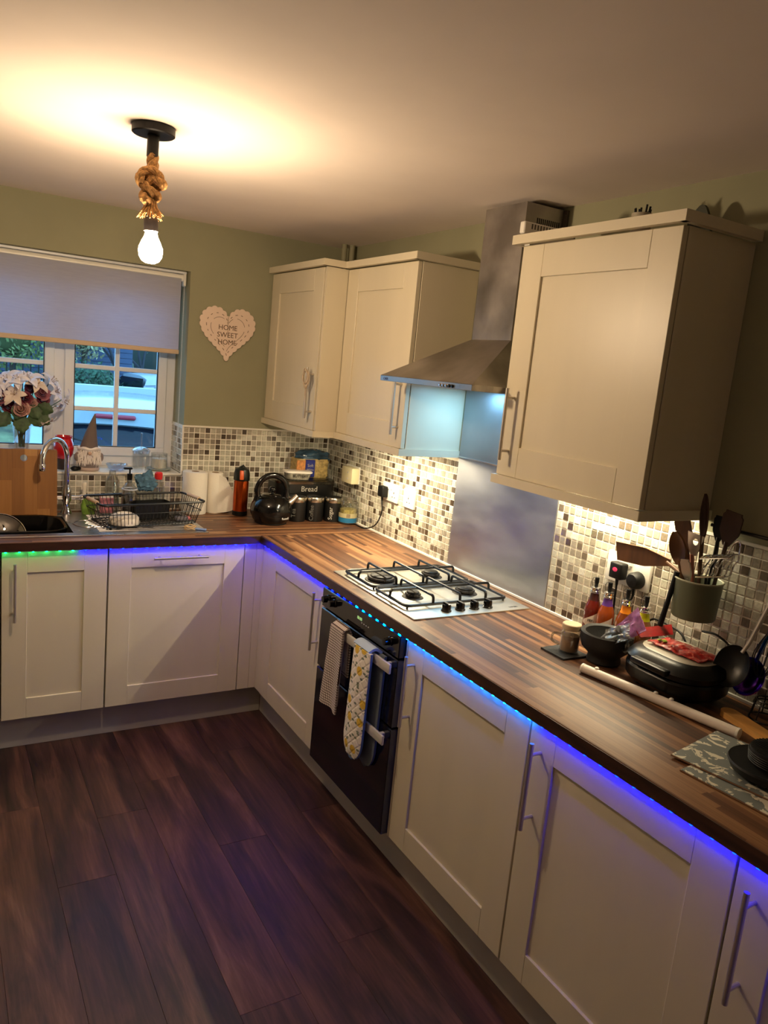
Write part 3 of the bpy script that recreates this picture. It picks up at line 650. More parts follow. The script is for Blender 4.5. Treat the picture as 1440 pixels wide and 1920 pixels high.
# ================================================================= HEART SIGN
hs = thing('heart_sign', (-.625, -.004, 1.8), 'white scalloped heart plaque reading HOME SWEET HOME on the green wall', 'wall sign')
def heart(t, s=1.0, cx=-.625, cz=1.806):
    X = .95*16*math.sin(t)**3; Z = 13*math.cos(t)-5*math.cos(2*t)-2*math.cos(3*t)-math.cos(4*t)
    return V((cx+X*.0091*s, cz+.010+(Z+1.5)*.0091*s*.98))
N0 = 240; pts = [heart(2*PI*i/N0) for i in range(N0)]; Ls = [0]
for i in range(N0): Ls.append(Ls[-1]+(pts[(i+1) % N0]-pts[i]).length)
cent = sum(pts, V((0, 0)))/N0; out = []
for i in range(N0):
    t_ = (pts[(i+1) % N0]-pts[i-1]).normalized(); n_ = V((t_.y, -t_.x)); n_ = -n_ if n_.dot(pts[i]-cent) < 0 else n_
    ph = (Ls[i]/Ls[-1]*30) % 1; edge = .0085*abs(math.sin(PI*ph))**.6
    edge *= max(0, min(1, (min(i, N0-i)-8)/6))
    out.append(pts[i]+n_*edge)
m = MB(); m.xf = Matrix(((1, 0, 0, 0), (0, 0, 1, 0), (0, 1, 0, 0), (0, 0, 0, 1)))
N1 = len(out); c0 = V((-.625, 1.79)); vs = [(p.x, p.y, -.012) for p in out]+[(p.x, p.y, -.006) for p in out]+[(c0.x, c0.y, -.012), (c0.x, c0.y, -.006)]
m.add(vs, [(i, (i+1) % N1, 2*N1) for i in range(N1)]+[(N1+i, N1+(i+1) % N1, 2*N1+1) for i in range(N1)]+[(i, (i+1) % N1, N1+(i+1) % N1, N1+i) for i in range(N1)])
m.build('plaque', pm('plaque_white', (226, 204, 186), .7), hs, smooth=False)
dk = pm('sign_cutout', (96, 74, 52), .8); m = MB()
def stroke(m, a, b, w=.0018, y=-.0126):
    a, b = V((a.x, y, a.y)), V((b.x, y, b.y)); d = b-a
    if d.length < 1e-6: return
    n = V((-d.z, 0, d.x)).normalized()*w/2; m.add([a-n, a+n, b+n, b-n, a-n+V((0, .001, 0)), a+n+V((0, .001, 0)), b+n+V((0, .001, 0)), b-n+V((0, .001, 0))], [(0, 1, 2, 3), (4, 7, 6, 5), (0, 4, 5, 1), (1, 5, 6, 2), (2, 6, 7, 3), (3, 7, 4, 0)])
for i in range(N0):
    t0, t1 = 2*PI*i/N0, 2*PI*(i+1)/N0
    if i < 14 or i > N0-15: continue
    if (Ls[i]/Ls[-1]*24) % 1 < .38: stroke(m, heart(t0, .80), heart(t1, .80), .0026)
    if (Ls[i]/Ls[-1]*7+.2) % 1 < .72: stroke(m, heart(t0, .64), heart(t1, .64), .0018)
m.build('cut_lines', dk, hs, smooth=False)
for k, s_ in enumerate(('HOME', 'SWEET', 'HOME')): text(hs, s_, (-.625, -.0126, 1.843-.036*k), .035, dk, 'back')
MB().tube([(-.625+.007*math.cos(a), -.009, 1.893+.007*math.sin(a)) for a in [i*2*PI/14 for i in range(14)]], .0018, 6, closed=True).build('hanging_ring', M['handle'], hs)

# ================================================================= ROLLER BLIND
rb = thing('roller_blind', (-1.39, .07, 2.05), 'pale grey half-lowered roller blind in the window recess', 'blind')
MB().cyl((WX0+.015, .072, 2.060), (WX1-.012, .072, 2.060), .017, 20).build('roller', M['white'], rb)
N = NT('blind_fabric'); g = N.n('ShaderNodeNewGeometry').outputs['Position']
nz = N.n('ShaderNodeTexNoise', {}, Vector=N.n('ShaderNodeMapping', {}, Vector=g, Scale=(14.0, 1.0, 160.0)), Scale=1.0, Detail=3.0).outputs[0]
N.p(Base_Color=N.ramp(nz, [(.3, (196, 190, 186)), (.7, (212, 207, 202))]), Roughness=.9); N.bump(nz, .35, .002)
tr = N.n('ShaderNodeBsdfTranslucent', {}, Color=(.62, .72, .9, 1)); mx = N.n('ShaderNodeMixShader', {}, _0=.5, _1=N.b, _2=tr); N.t.links.new(mx.outputs[0], N.out.inputs[0])
MB().slab(lambda a, b: (WX0+.022+(WX1-WX0-.05)*a, .056+.003*math.sin(b*PI), 2.062-.355*b), 20, 10, .0012).build('fabric', N.m, rb)
MB().box((WX0+.02, .050, 1.690), (WX1-.026, .062, 1.712), .003).build('bottom_bar', pm('bar_beige', (196, 174, 148), .6), rb)
MB().box((WX0+.01, .045, 2.078), (WX1-.006, .10, 2.089), .002).build('head_rail', M['upvc'], rb)
MB().box((WX1-.018, .045, 2.02), (WX1-.006, .085, 2.085), .004).build('end_bracket', M['white'], rb)
m = MB(); z = 2.03
while z > 1.20:
    for dx in (0, .006): m.add([V((WX1-.012, .05+dx*2, z))+V(q)*.0017 for q in ((1, 0, 0), (0, 1, 0), (-1, 0, 0), (0, -1, 0), (0, 0, 1.4), (0, 0, -1.4))], [(0, 1, 4), (1, 2, 4), (2, 3, 4), (3, 0, 4), (1, 0, 5), (2, 1, 5), (3, 2, 5), (0, 3, 5)])
    z -= .0052
m.build('bead_chain', M['white'], rb, kind='stuff')

# ================================================================= SOCKETS
def socket(lbl, y0, y1, z0, z1, plugs=(), gangs=2):
    t = thing('wall_socket', (-.004, (y0+y1)/2, (z0+z1)/2), lbl, 'socket'); 
    MB().box((-.016, y1, z0), (-.003, y0, z1), .003, 2).build('face_plate', M['white'], t)
    m = MB(); s = pm('socket_hole', (60, 56, 50), .6); w_ = (y0-y1)/gangs
    for k in range(gangs):
        yc = y0-w_*(k+.5); zc = z0+(z1-z0)*.38
        m.box((-.0168, yc-.003, zc+.008), (-.0155, yc+.003, zc+.017))
        for sg in (-1, 1): m.box((-.0168, yc+sg*.011-.0035, zc-.010), (-.0155, yc+sg*.011+.0035, zc-.006))
    m.build('pin_holes', s, t, smooth=False)
    for k in range(gangs):
        yc = (y0+y1)/2 + (.012 if k == 0 else -.012)*(1 if gangs == 2 else 0)
        MB().box((-.020, yc-.006, z1-.030), (-.015, yc+.006, z1-.012), .001).build('switch', M['white'], t)
    return t
socket('white double socket with one black plug on the right wall near the corner', -.655, -.800, 1.092, 1.180)
socket('white double socket without plugs, between the plugged socket and the steel splashback', -.850, -.945, 1.092, 1.180, gangs=1)
socket('white double socket with two black plugs behind the sauce bottles', -2.125, -2.300, 1.108, 1.205)
t = thing('fused_spur_box', (-.02, -.35, 1.1), 'cream plastic adapter box on the right wall above the glass jar', 'adapter')
MB().box((-.018, -.40, 1.115), (-.003, -.262, 1.205), .003).build('back_box', M['white'], t); MB().box((-.062, -.415, 1.118), (-.018, -.300, 1.200), .004, 2).build('adapter_body', pm('cream_plastic', (226, 216, 176), .4), t)
m = MB(); m.box((-.063, -.375, 1.140), (-.0615, -.365, 1.146)); m.box((-.063, -.375, 1.172), (-.0615, -.365, 1.178)); m.build('mark', pm('print_grey', (190, 190, 195), .5), t)
def plug(lbl, y, z, cable, rnd=False, spot=None, x=-.016):
    t = thing('plug', (x, y, z), lbl, 'plug')
    if rnd: MB().lathe([(.026, 0), (.028, .004), (.026, .026), (.020, .034), (.0005, .036)], (0, 0, 0), 24, Matrix.Translation((x, y, z)) @ Matrix.Rotation(-PI/2, 4, 'Y')).build('plug_body', M['blackm'], t)
    else: MB().box((x-.034, y-.025, z-.028), (x, y+.025, z+.025), .006, 3).build('plug_body', M['blackm'], t)
    if spot: MB().lathe([(.007, 0), (.007, .0008), (.0005, .001)], (0, 0, 0), 16, Matrix.Translation((x-.034, y, z+.003)) @ Matrix.Rotation(-PI/2, 4, 'Y') @ Matrix.Diagonal((1, 1.4, 1, 1))).build('print_spot', pm('pink_print', (240, 70, 130), .5), t)
    MB().tube([(x-.018, y, z-.024), (x-.018, y-.002, z-.05)], [.006, .004], 10).build('strain_relief', M['blackm'], t)
    MB().tube(cable, .0032, 8).build('cable', M['blackm'], t); return t
def curve(pts, n=10):
    P = [V(p) for p in pts]; P = [P[0]*2-P[1]]+P+[P[-1]*2-P[-2]]; out = []
    for i in range(1, len(P)-2):
        for k in range(n):
            t = k/n; out.append(.5*((2*P[i])+(P[i+1]-P[i-1])*t+(2*P[i-1]-5*P[i]+4*P[i+1]-P[i+2])*t*t+(3*P[i]-P[i-1]-3*P[i+1]+P[i+2])*t**3))
    return out+[P[-2]]
plug('black plug with a cable looping down to the worktop beside the jar', -.69, 1.135, curve([(-.034, -.692, 1.085), (-.035, -.70, 1.03), (-.04, -.66, .96), (-.035, -.55, .918), (-.03, -.44, .914), (-.02, -.34, .914)]))
plug('square black plug with a pink spot behind the sauce bottles', -2.192, 1.155, curve([(-.034, -2.194, 1.105), (-.034, -2.197, 1.03), (-.03, -2.20, .96), (-.022, -2.21, .916)]), spot=True)
plug('round black plug right of the pink-spotted one', -2.262, 1.140, curve([(-.034, -2.264, 1.09), (-.04, -2.255, 1.04), (-.03, -2.275, .96), (-.022, -2.30, .916)]), rnd=True)
# ================================================================= SINK, TAP, BOARD, DISH RACK
WT = .91
sk = thing('sink', (-1.5, -.3, .91), 'stainless steel inset sink with ribbed drainer under the window', 'sink')
ss = pm('sink_steel', (178, 178, 182), .27, 1, var=.06, scale=8)
m = MB(); z0, z1 = WT, WT+.0035
m.box((-2.2, -.535, z0), (-.835, SY0+.004, z1), .0015); m.box((-2.2, SY1-.004, z0), (-.835, -.062, z1), .0015); m.box((SX1-.004, SY0, z0), (-.835, SY1, z1)); m.box((-2.2, SY0, z0), (SX0+.004, SY1, z1))
m.build('sink_top', ss, sk)
m = MB()
for i in range(13):
    y = -.47+i*.027; m.tube([(-1.33+.05*abs(i-6)/6, y, z1), (-1.30, y, z1+.0016), (-.90, y, z1+.0016), (-.87, y, z1)], .0030, 6)
m.build('drainer_rib', ss, sk, kind='stuff')
m = MB(); m.tube([(-1.325+.055*math.cos(a), -.32+.07*math.sin(a), z1+.001) for a in [2*PI*i/30 for i in range(30)]], .003, 6, closed=True); m.build('overflow_ring', ss, sk)
m = MB(); m.box((SX0, SY0, .76), (SX1, SY1, .763)); m.box((SX0, SY0, .76), (SX0+.003, SY1, .911)); m.box((SX1-.003, SY0, .76), (SX1, SY1, .911)); m.box((SX0, SY0, .76), (SX1, SY0+.003, .911)); m.box((SX0, SY1-.003, .76), (SX1, SY1, .911)); m.build('basin', ss, sk, smooth=False)
def rrect(x0, x1, y0, y1, r, n=6):
    o = []
    for cx, cy, a0 in ((x1-r, y1-r, 0), (x0+r, y1-r, PI/2), (x0+r, y0+r, PI), (x1-r, y0+r, 1.5*PI)):
        for k in range(n+1): a = a0+PI/2*k/n; o.append((cx+r*math.cos(a), cy+r*math.sin(a)))
    return o
def loft(m, rings, cap0=True, cap1=True):
    n = len(rings[0]); vs = [p for r in rings for p in r]; fs = [(i*n+k, i*n+(k+1) % n, (i+1)*n+(k+1) % n, (i+1)*n+k) for i in range(len(rings)-1) for k in range(n)]
    if cap0: fs.append(tuple(range(n))[::-1])
    if cap1: fs.append(tuple(range((len(rings)-1)*n, len(rings)*n)))
    m.add(vs, fs)
def rring(z, x0, x1, y0, y1, r): return [(x, y, z) for x, y in rrect(x0, x1, y0, y1, r)]
bw = thing('washing_up_bowl', (-1.76, -.31, .77), 'glossy black plastic washing-up bowl sitting in the sink', 'bowl')
m = MB(); a = (-2.09, -1.412, -.475, -.145)
loft(m, [rring(.768, a[0]+.03, a[1]-.03, a[2]+.03, a[3]-.03, .08), rring(.90, a[0]+.004, a[1]-.004, a[2]+.004, a[3]-.004, .10), rring(.918, a[0]+.002, a[1]-.002, a[2]+.002, a[3]-.002, .10), rring(.922, a[0]+.006, a[1]-.006, a[2]+.006, a[3]-.006, .098), rring(.918, a[0]+.014, a[1]-.014, a[2]+.014, a[3]-.014, .092), rring(.90, a[0]+.017, a[1]-.017, a[2]+.017, a[3]-.017, .09), rring(.774, a[0]+.04, a[1]-.04, a[2]+.04, a[3]-.04, .07)])
m.build('bowl_shell', M['black'], bw)
t = thing('orange_disc', (-1.437, -.42, .885), 'small flat peach-orange disc at the right end inside the black sink bowl', 'disc')
MB().lathe([(.0005, 0), (.014, .001), (.016, .004), (.014, .007), (.0005, .008)], (0, 0, 0), 24, Matrix.Translation((-1.442, -.405, .885)) @ Matrix.Rotation(1.15, 4, 'X') ).build('disc', pm('peach', (250, 168, 118), .6), t)
t = thing('pan_lid', (-1.68, -.33, .86), 'clear glass pan lid with a steel rim leaning in the black sink bowl', 'lid')
mt_ = Matrix.Translation((-1.675, -.36, .868)) @ Matrix.Rotation(1.2, 4, 'X')
MB().lathe([(.102, 0), (.08, .012), (.05, .02), (.0005, .024)], (0, 0, 0), 36, mt_).build('lid_glass', glassm('smoky_glass', (170, 168, 160), .12), t)
MB().tube([mt_ @ V((.103*math.cos(a), .103*math.sin(a), 0)) for a in [2*PI*i/48 for i in range(48)]], .003, 6, closed=True).build('steel_rim', M['chrome'], t)
MB().lathe([(.006, .024), (.006, .032), (.016, .036), (.016, .046), (.0005, .048)], (0, 0, 0), 18, mt_).build('lid_knob', M['blackm'], t)
# cutting board
t = thing('chopping_board', (-1.575, -.105, .915), 'large upright wooden chopping board with a round hole behind the sink', 'board')
m = MB(); bx0, bx1, bz0, bz1 = -1.75, -1.425, .914, 1.214; hx_, hz_, hr = -1.563, 1.175, .0145
out = rrect(bx0, bx1, bz0, bz1, .006, 3); nh = len(out)
hole = [(hx_+hr*math.cos(2*PI*k/28), hz_+hr*math.sin(2*PI*k/28)) for k in range(28)]
bmh = bmesh.new()
def ringv(pts, y): return [bmh.verts.new((p[0], y + (p[1]-bz0)*.10, p[1])) for p in pts]
for y in (-.125, -.145):
    A_, B_ = ringv(out, y), ringv(hole, y); ea = [bmh.edges.new((A_[i], A_[(i+1) % nh])) for i in range(nh)]; eb = [bmh.edges.new((B_[i], B_[(i+1) % 28])) for i in range(28)]
    bmesh.ops.triangle_fill(bmh, edges=ea+eb, use_beauty=True)
    if y == -.125: A0, B0 = A_, B_
for i in range(nh): bmh.faces.new((A0[i], A0[(i+1) % nh], A_[(i+1) % nh], A_[i]))
for i in range(28): bmh.faces.new((B0[i], B0[(i+1) % 28], B_[(i+1) % 28], B_[i]))
m.bm.free(); m.bm = bmh; m.build('board', M['wood_board'], t)
# tap
tx, ty = -1.378, -.088
t = thing('mixer_tap', (tx, ty, .9135), 'chrome swan-neck mixer tap with a white lever beside the chopping board', 'tap')
m = MB(); m.lathe([(.026, .9135), (.026, .918), (.018, .935), (.013, .955), (.014, .965), (.021, .975), (.023, 1.0), (.020, 1.03), (.014, 1.045), (.013, 1.05)], (tx, ty, 0), 28); m.build('tap_body', M['chrome'], t)
sp = [(tx, ty, 1.04), (tx, ty, 1.17)]
for i in range(1, 19):
    a = PI*i/18*1.02; f = (1-math.cos(a))/2; sp.append((tx-.122*f, ty-.135*f, 1.17+.095*math.sin(a)))
m = MB(); m.tube(sp, .0115, 16); e = V(sp[-1]); m.lathe([(.0125, -.03), (.0145, -.026), (.0145, -.004), (.0125, .0)], (e.x, e.y, e.z), 20); m.build('spout', M['chrome'], t)
m = MB(); m.cyl((tx-.062, ty, .988), (tx+.070, ty, .988), .011, 16); m.lathe([(.013, -.012), (.016, -.006), (.016, .006), (.013, .012)], (tx+.070, ty, .988), 16, Matrix.Rotation(PI/2, 4, 'Y')); m.lathe([(.013, -.012), (.016, -.006), (.016, .006), (.013, .012)], (tx-.062, ty, .988), 16, Matrix.Rotation(PI/2, 4, 'Y')); m.build('cross_body', M['chrome'], t)
MB().lathe([(.007, 0), (.0085, .004), (.0095, .03), (.012, .056), (.010, .066), (.0005, .068)], (tx+.078, ty, .996), 16).build('lever', pm('ceramic', (236, 228, 210), .25), t)
MB().lathe([(.007, 0), (.0085, .004), (.0095, .03), (.012, .056), (.010, .066), (.0005, .068)], (tx-.070, ty, .996), 16).build('lever', MATS['ceramic'], t)
t = thing('green_sponge', (-1.283, -.10, .9135), 'bright green plastic sponge holder between the tap and the dish rack', 'holder')
m = MB(); loft(m, [rring(.9140, -1.31, -1.255, -.115, -.075, .012), rring(.95, -1.315, -1.25, -.12, -.07, .015), rring(.985, -1.306, -1.262, -.112, -.078, .015), rring(.992, -1.295, -1.272, -.10, -.088, .008)]); m.build('holder_body', pm('lime_plastic', (128, 168, 66), .5), t)
# dish rack (local coordinates, turned 11 degrees)
RK = Matrix.Translation((-1.075, -.325, 0)) @ Matrix.Rotation(math.radians(11), 4, 'Z')
dr = thing('dish_rack', (-1.075, -.325, .914), 'black wire dish rack with two wooden grips standing on the drainer', 'dish rack')
a, b, zt, zb = .242, .125, 1.028, .926
def rk(m): m.xf = RK; return m
m = rk(MB()); P = [(-a, -b, zt), (a, -b, zt), (a, b, zt), (-a, b, zt)]; rod(m, P, .0052, .03, True); m.build('top_rail', M['blackw'], dr)
m = rk(MB()); rod(m, [(-a+.012, -b+.01, .985), (a-.012, -b+.01, .985), (a-.012, b-.01, .985), (-a+.012, b-.01, .985)], .002, .02, True); rod(m, [(-a+.03, -b+.025, zb), (a-.03, -b+.025, zb), (a-.03, b-.025, zb), (-a+.03, b-.025, zb)], .0028, .02, True); m.build('lower_rail', M['blackw'], dr)
m = rk(MB())
for i in range(26):
    x = -a+.02+(2*a-.04)*i/25; xb = x*.9; m.tube([(x, -b, zt), (xb, -b+.022, zb), (xb, b-.022, zb), (x, b, zt)], .0015, 5)
for i in range(1, 13):
    y = -b+2*b*i/13; yb = y*.82; m.tube([(-a, y, zt), (-a+.03, yb, zb), (a-.03, yb, zb), (a, y, zt)], .0015, 5)
m.build('wires', M['blackw'], dr, kind='stuff')
for s_ in (-1, 1): m = rk(MB()); m.cyl((s_*a, -.055, zt+.003), (s_*a, .055, zt+.003), .0085, 12); m.build('wooden_grip', pm('grip_wood', (206, 176, 142), .5), dr)
m = rk(MB())
for sx_ in (-1, 1):
    for sy_ in (-1, 1): m.cyl((sx_*(a-.05), sy_*(b-.04), .9140), (sx_*(a-.05), sy_*(b-.04), zb), .006, 8)
m.build('rubber_feet', M['blackm'], dr)
t = thing('cutlery_caddy', (-1.03, -.245, .93), 'black slotted cutlery caddy inside the dish rack', 'caddy')
m = rk(MB()); loft(m, [[(x, y, z_) for x, y in rrect(-.045, .135, .02, .085, .012)] for z_ in (.930, 1.005)], True, False); m.build('caddy_body', M['blackm'], t)
t = thing('white_bowl', (-1.178, -.385, .928), 'white ceramic bowl turned upside down in the dish rack', 'bowl')
MB().lathe([(.066, .929), (.068, .934), (.064, .955), (.052, .968), (.036, .972), (.034, .976), (.030, .976), (.028, .972), (.0005, .972)], (-1.178, -.385, 0), 36).build('bowl_shell', pm('ceramic_white', (228, 220, 206), .3), t)
def jar(name, label, cat, x, y, z, r, h, mat, neck=None, parts=()):
    t = thing(name, (x, y, z), label, cat); nr = neck or r*.8
    pr = [(.0005, 0), (r*.9, 0), (r, .006), (r, h*.78), (nr, h*.9), (nr, h), (nr-.002, h), (nr-.002, h*.9), (r-.003, h*.77), (r-.003, .01), (.0005, .008)]
    MB().lathe_open([(a_, z+b_) for a_, b_ in pr], (x, y, 0), 24).build('glass_body', mat, t); return t
t = jar('clip_top_jar', 'clear glass storage jar drying in the middle of the dish rack', 'jar', -1.130, -.250, .932, .036, .135, M['glass'], .032)
MB().tube([(-1.130+.033*math.cos(a_), -.250+.033*math.sin(a_), 1.060) for a_ in [2*PI*i/24 for i in range(24)]], .0035, 6, closed=True).build('rim_ring', pm('grey_rubber', (190, 196, 204), .4), t)
t = jar('clear_bottle', 'clear plastic bottle standing behind the dish rack, left of the soap pump', 'bottle', -1.175, -.085, .9140, .033, .205, M['glass'], .016)
t = jar('soap_dispenser', 'clear soap bottle with a black pump behind the dish rack', 'bottle', -1.095, -.085, .9140, .032, .165, M['glass'], .013)
m = MB(); m.cyl((-1.095, -.085, 1.075), (-1.095, -.085, 1.105), .012, 14); m.cyl((-1.095, -.085, 1.105), (-1.095, -.085, 1.128), .004, 8); m.box((-1.125, -.094, 1.126), (-1.084, -.076, 1.136), .003); m.build('pump', M['blackm'], t)
MB().lathe([(.0005, .918), (.028, .918), (.028, .985), (.0005, .985)], (-1.095, -.085, 0), 20).build('soap', glassm('soap_clear', (210, 225, 235), .05), t)
t = jar('red_capped_bottle', 'clear plastic bottle with a red cap at the right behind the dish rack', 'bottle', -.955, -.075, .9140, .031, .165, M['glass'], .014)
MB().lathe([(.017, 1.078), (.019, 1.082), (.019, 1.108), (.014, 1.114), (.0005, 1.115)], (-.955, -.075, 0), 20).build('cap', pm('red_cap', (214, 40, 40), .4), t)
t = thing('pink_carton', (-1.215, -.17, .928), 'pink cardboard sachet box standing inside the back left of the dish rack', 'box')
MB().box((-1.245, -.180, .932), (-1.185, -.160, 1.018), .002).build('box_body', pm('pink_print_box', (216, 138, 150), .6, var=.15, scale=60), t)
MB().box((-1.243, -.181, 1.004), (-1.187, -.159, 1.020), .001).build('box_top', pm('box_white', (236, 228, 222), .6), t)
t = thing('dishcloth', (-1.02, -.15, 1.03), 'crumpled blue dishcloth draped over the back of the dish rack', 'cloth')
def crumple(c, r, seed, amp=.35, n=28, mm=18, fl=(1, 1, 1)):
    m = MB(); off = V((seed*7.1, seed*3.3, 1.7)); vs = []
    for i in range(mm+1):
        for k in range(n):
            d = V((math.sin(PI*i/mm)*math.cos(2*PI*k/n), math.sin(PI*i/mm)*math.sin(2*PI*k/n), -math.cos(PI*i/mm)))
            q = 1+amp*(mnoise.noise(d*1.7+off)+.6*mnoise.noise(d*4+off)+.3*mnoise.noise(d*9+off)); vs.append(V(c)+V((d.x*fl[0], d.y*fl[1], d.z*fl[2]))*r*q)
    return m.add(vs, [(i*n+k, i*n+(k+1) % n, (i+1)*n+(k+1) % n, (i+1)*n+k) for i in range(mm) for k in range(n)])
crumple((-1.032, -.150, 1.075), .050, 2, .5, fl=(1, .55, .85)).build('cloth', pm('blue_cloth', (84, 122, 146), .95, var=.2, scale=60, bump=.4, bscale=400), t)
t = thing('twine_coil', (-.905, -.475, .9135), 'little coil of tan twine on the front of the drainer', 'twine')
m = MB()
for k in range(5): m.tube([(-.905+(.026+.004*math.sin(k*3))*math.cos(a_), -.470+(.017+.003*math.cos(k*2))*math.sin(a_), .917+.0035*k+.003*math.sin(a_*3+k)) for a_ in [2*PI*i/26 for i in range(26)]], .0017, 5, closed=True)
m.build('coil', pm('twine', (196, 166, 124), .9), t)
t = thing('scrubber', (-.905, -.375, .928), 'grey washing-up sponge with a pink end lying in the right of the dish rack', 'sponge')
m = MB(); m.xf = Matrix.Translation((-.905, -.345, .938)) @ Matrix.Rotation(.1, 4, 'Z'); m.box((-.035, -.018, -.009), (.022, .018, .009), .005, 2); m.build('sponge', pm('grey_sponge', (112, 108, 112), .9), t)
m = MB(); m.xf = Matrix.Translation((-.905, -.345, .938)) @ Matrix.Rotation(.1, 4, 'Z'); m.box((.022, -.016, -.008), (.036, .016, .008), .005, 2); m.build('end', pm('pink_sponge', (214, 124, 124), .9), t)
t = thing('packet', (-.862, -.49, .9135), 'small blue and white packet at the front right corner of the drainer', 'packet')
m = MB(); m.xf = Matrix.Translation((-.862, -.485, .9175)) @ Matrix.Rotation(-.6, 4, 'Z'); m.box((-.028, -.010, -.003), (.028, .010, .003), .002); m.build('packet', pm('packet_blue', (120, 146, 200), .4), t)
# kitchen rolls, carton, flask
def roll(x, y, r, h, label, flap=False):
    t = thing('kitchen_roll', (x, y, WT), label, 'kitchen roll')
    MB().lathe_open([(.019, WT+.0005), (r*.97, WT+.0005), (r, WT+.004), (r, WT+h-.004), (r*.97, WT+h), (.019, WT+h), (.019, WT+.0005)], (x, y, 0), 36).build('paper', pm('kitchen_paper', (232, 226, 214), .9, bump=.5, bscale=150), t)
    MB().lathe_open([(.0185, WT+.0005), (.0185, WT+h+.0005), (.017, WT+h+.0005), (.017, WT+.0005)], (x, y, 0), 20).build('tube', pm('card_tube', (150, 124, 96), .9), t)
    if flap: MB().slab(lambda a_, b_: (x+r*.2+a_*(.028+.085*(1-b_)), y-r*.98-.022*a_, WT+.004+(.035*a_*a_)*(1-b_)+(h-.012)*b_-(a_*.01)*(b_)), 8, 10, .0015).build('loose_sheet', MATS['kitchen_paper'], t)
    return t
roll(-.775, -.085, .062, .212, 'full white kitchen roll standing at the window corner')
roll(-.668, -.075, .040, .207, 'thinner kitchen roll with a loose sheet, right of the full roll', True)
t = thing('carton', (-.625, -.06, WT), 'small blue and red carton half hidden behind the orange flask', 'box')
m = MB(); m.xf = Matrix.Translation((-.622, -.060, WT)); m.box((-.03, -.022, 0), (.03, .022, .088), .001); m.build('carton_body', pm('carton_blue', (62, 100, 168), .5), t)
m = MB(); m.xf = Matrix.Translation((-.622, -.060, WT)); m.box((-.0305, -.0225, .088), (.0305, .0225, .106), .001); m.build('carton_top', MATS['box_white'], t)
MB().box((-.650, -.0835, WT+.045), (-.632, -.082, WT+.08)).build('red_print', MATS['red_cap'], t)
fx, fy = -.556, -.155
t = thing('drinks_flask', (fx, fy, WT), 'metallic orange drinks flask with a black lid beside the kettle', 'flask')
MB().lathe([(.0005, WT+.022), (.037, WT+.022), (.0375, WT+.10), (.0375, WT+.175), (.034, WT+.185)], (fx, fy, 0), 32).build('flask_body', pm('orange_metal', (176, 72, 20), .22, .85), t)
MB().lathe([(.034, WT), (.038, WT+.003), (.038, WT+.024), (.0005, WT+.024)], (fx, fy, 0), 32).build('base_band', M['blackm'], t)
MB().lathe([(.040, WT+.182), (.041, WT+.188), (.040, WT+.215), (.036, WT+.238), (.024, WT+.246), (.0005, WT+.247)], (fx, fy, 0), 32).build('flask_lid', pm('flask_black', (22, 26, 22), .35), t)
m = MB(); m.xf = Matrix.Translation((fx-.014, fy-.037, WT+.212)) @ Matrix.Rotation(-.1, 4, 'X'); m.box((-.010, -.006, -.024), (.010, .006, .024), .004, 2); m.build('flip_button', pm('orange_plastic', (216, 92, 38), .4), t)
MB().tube([(fx+.02, fy-.02, WT+.235), (fx+.005, fy, WT+.256), (fx-.02, fy+.01, WT+.238)], .006, 8).build('carry_loop', MATS['flask_black'], t)
# kettle
kx, ky = -.462, -.345
t = thing('kettle', (kx, ky, WT), 'glossy black dome kettle with a big ring handle near the corner', 'kettle')
MB().lathe([(.0005, WT+.008), (.080, WT+.008), (.092, WT+.022), (.102, WT+.05), (.104, WT+.072), (.098, WT+.098), (.082, WT+.122), (.060, WT+.137), (.045, WT+.141), (.0005, WT+.142)], (kx, ky, 0), 48).build('kettle_body', M['black'], t)
MB().lathe([(.076, WT), (.080, WT+.003), (.080, WT+.009), (.0005, WT+.009)], (kx, ky, 0), 36).build('base', M['blackm'], t)
m = MB(); m.lathe([(.046, WT+.139), (.048, WT+.143), (.040, WT+.147), (.0005, WT+.149)], (kx, ky, 0), 32); m.build('lid', pm('dark_chrome', (120, 118, 116), .15, 1), t)
m = MB(); m.lathe([(.006, WT+.148), (.006, WT+.157)], (kx, ky, 0), 14); m.sphere((kx, ky, WT+.170), (.018, .018, .014)); m.build('lid_knob', M['black'], t)
hp = [(kx-.085+.0*0, ky, WT+.11)]
for i in range(21):
    a_ = PI*1.12-(PI*1.12+.12)*i/20; hp.append((kx-.002+.078*math.cos(a_), ky, WT+.165+.074*math.sin(a_)))
hp.append((kx+.074, ky, WT+.125))
MB().tube(hp, .0115, 12, flat=1.3).build('ring_handle', M['black'], t)
m = MB(); m.tube([(kx+.080, ky-.01, WT+.095), (kx+.108, ky-.012, WT+.118), (kx+.128, ky-.014, WT+.140)], [.022, .016, .013], 18); m.build('spout', pm('spout_steel', (196, 192, 186), .2, 1), t)
text(t, 'Russell', (kx+.035, ky-.100, WT+.040), .016, pm('print_silver', (190, 190, 190), .4), xd=(.94, .34, 0), yd=(0, .12, 1))
m = MB(); m.lathe([(.075, WT), (.085, WT+.002), (.0005, WT+.0035)], (kx-.0, ky+.005, 0), 24)
m.bm.free()
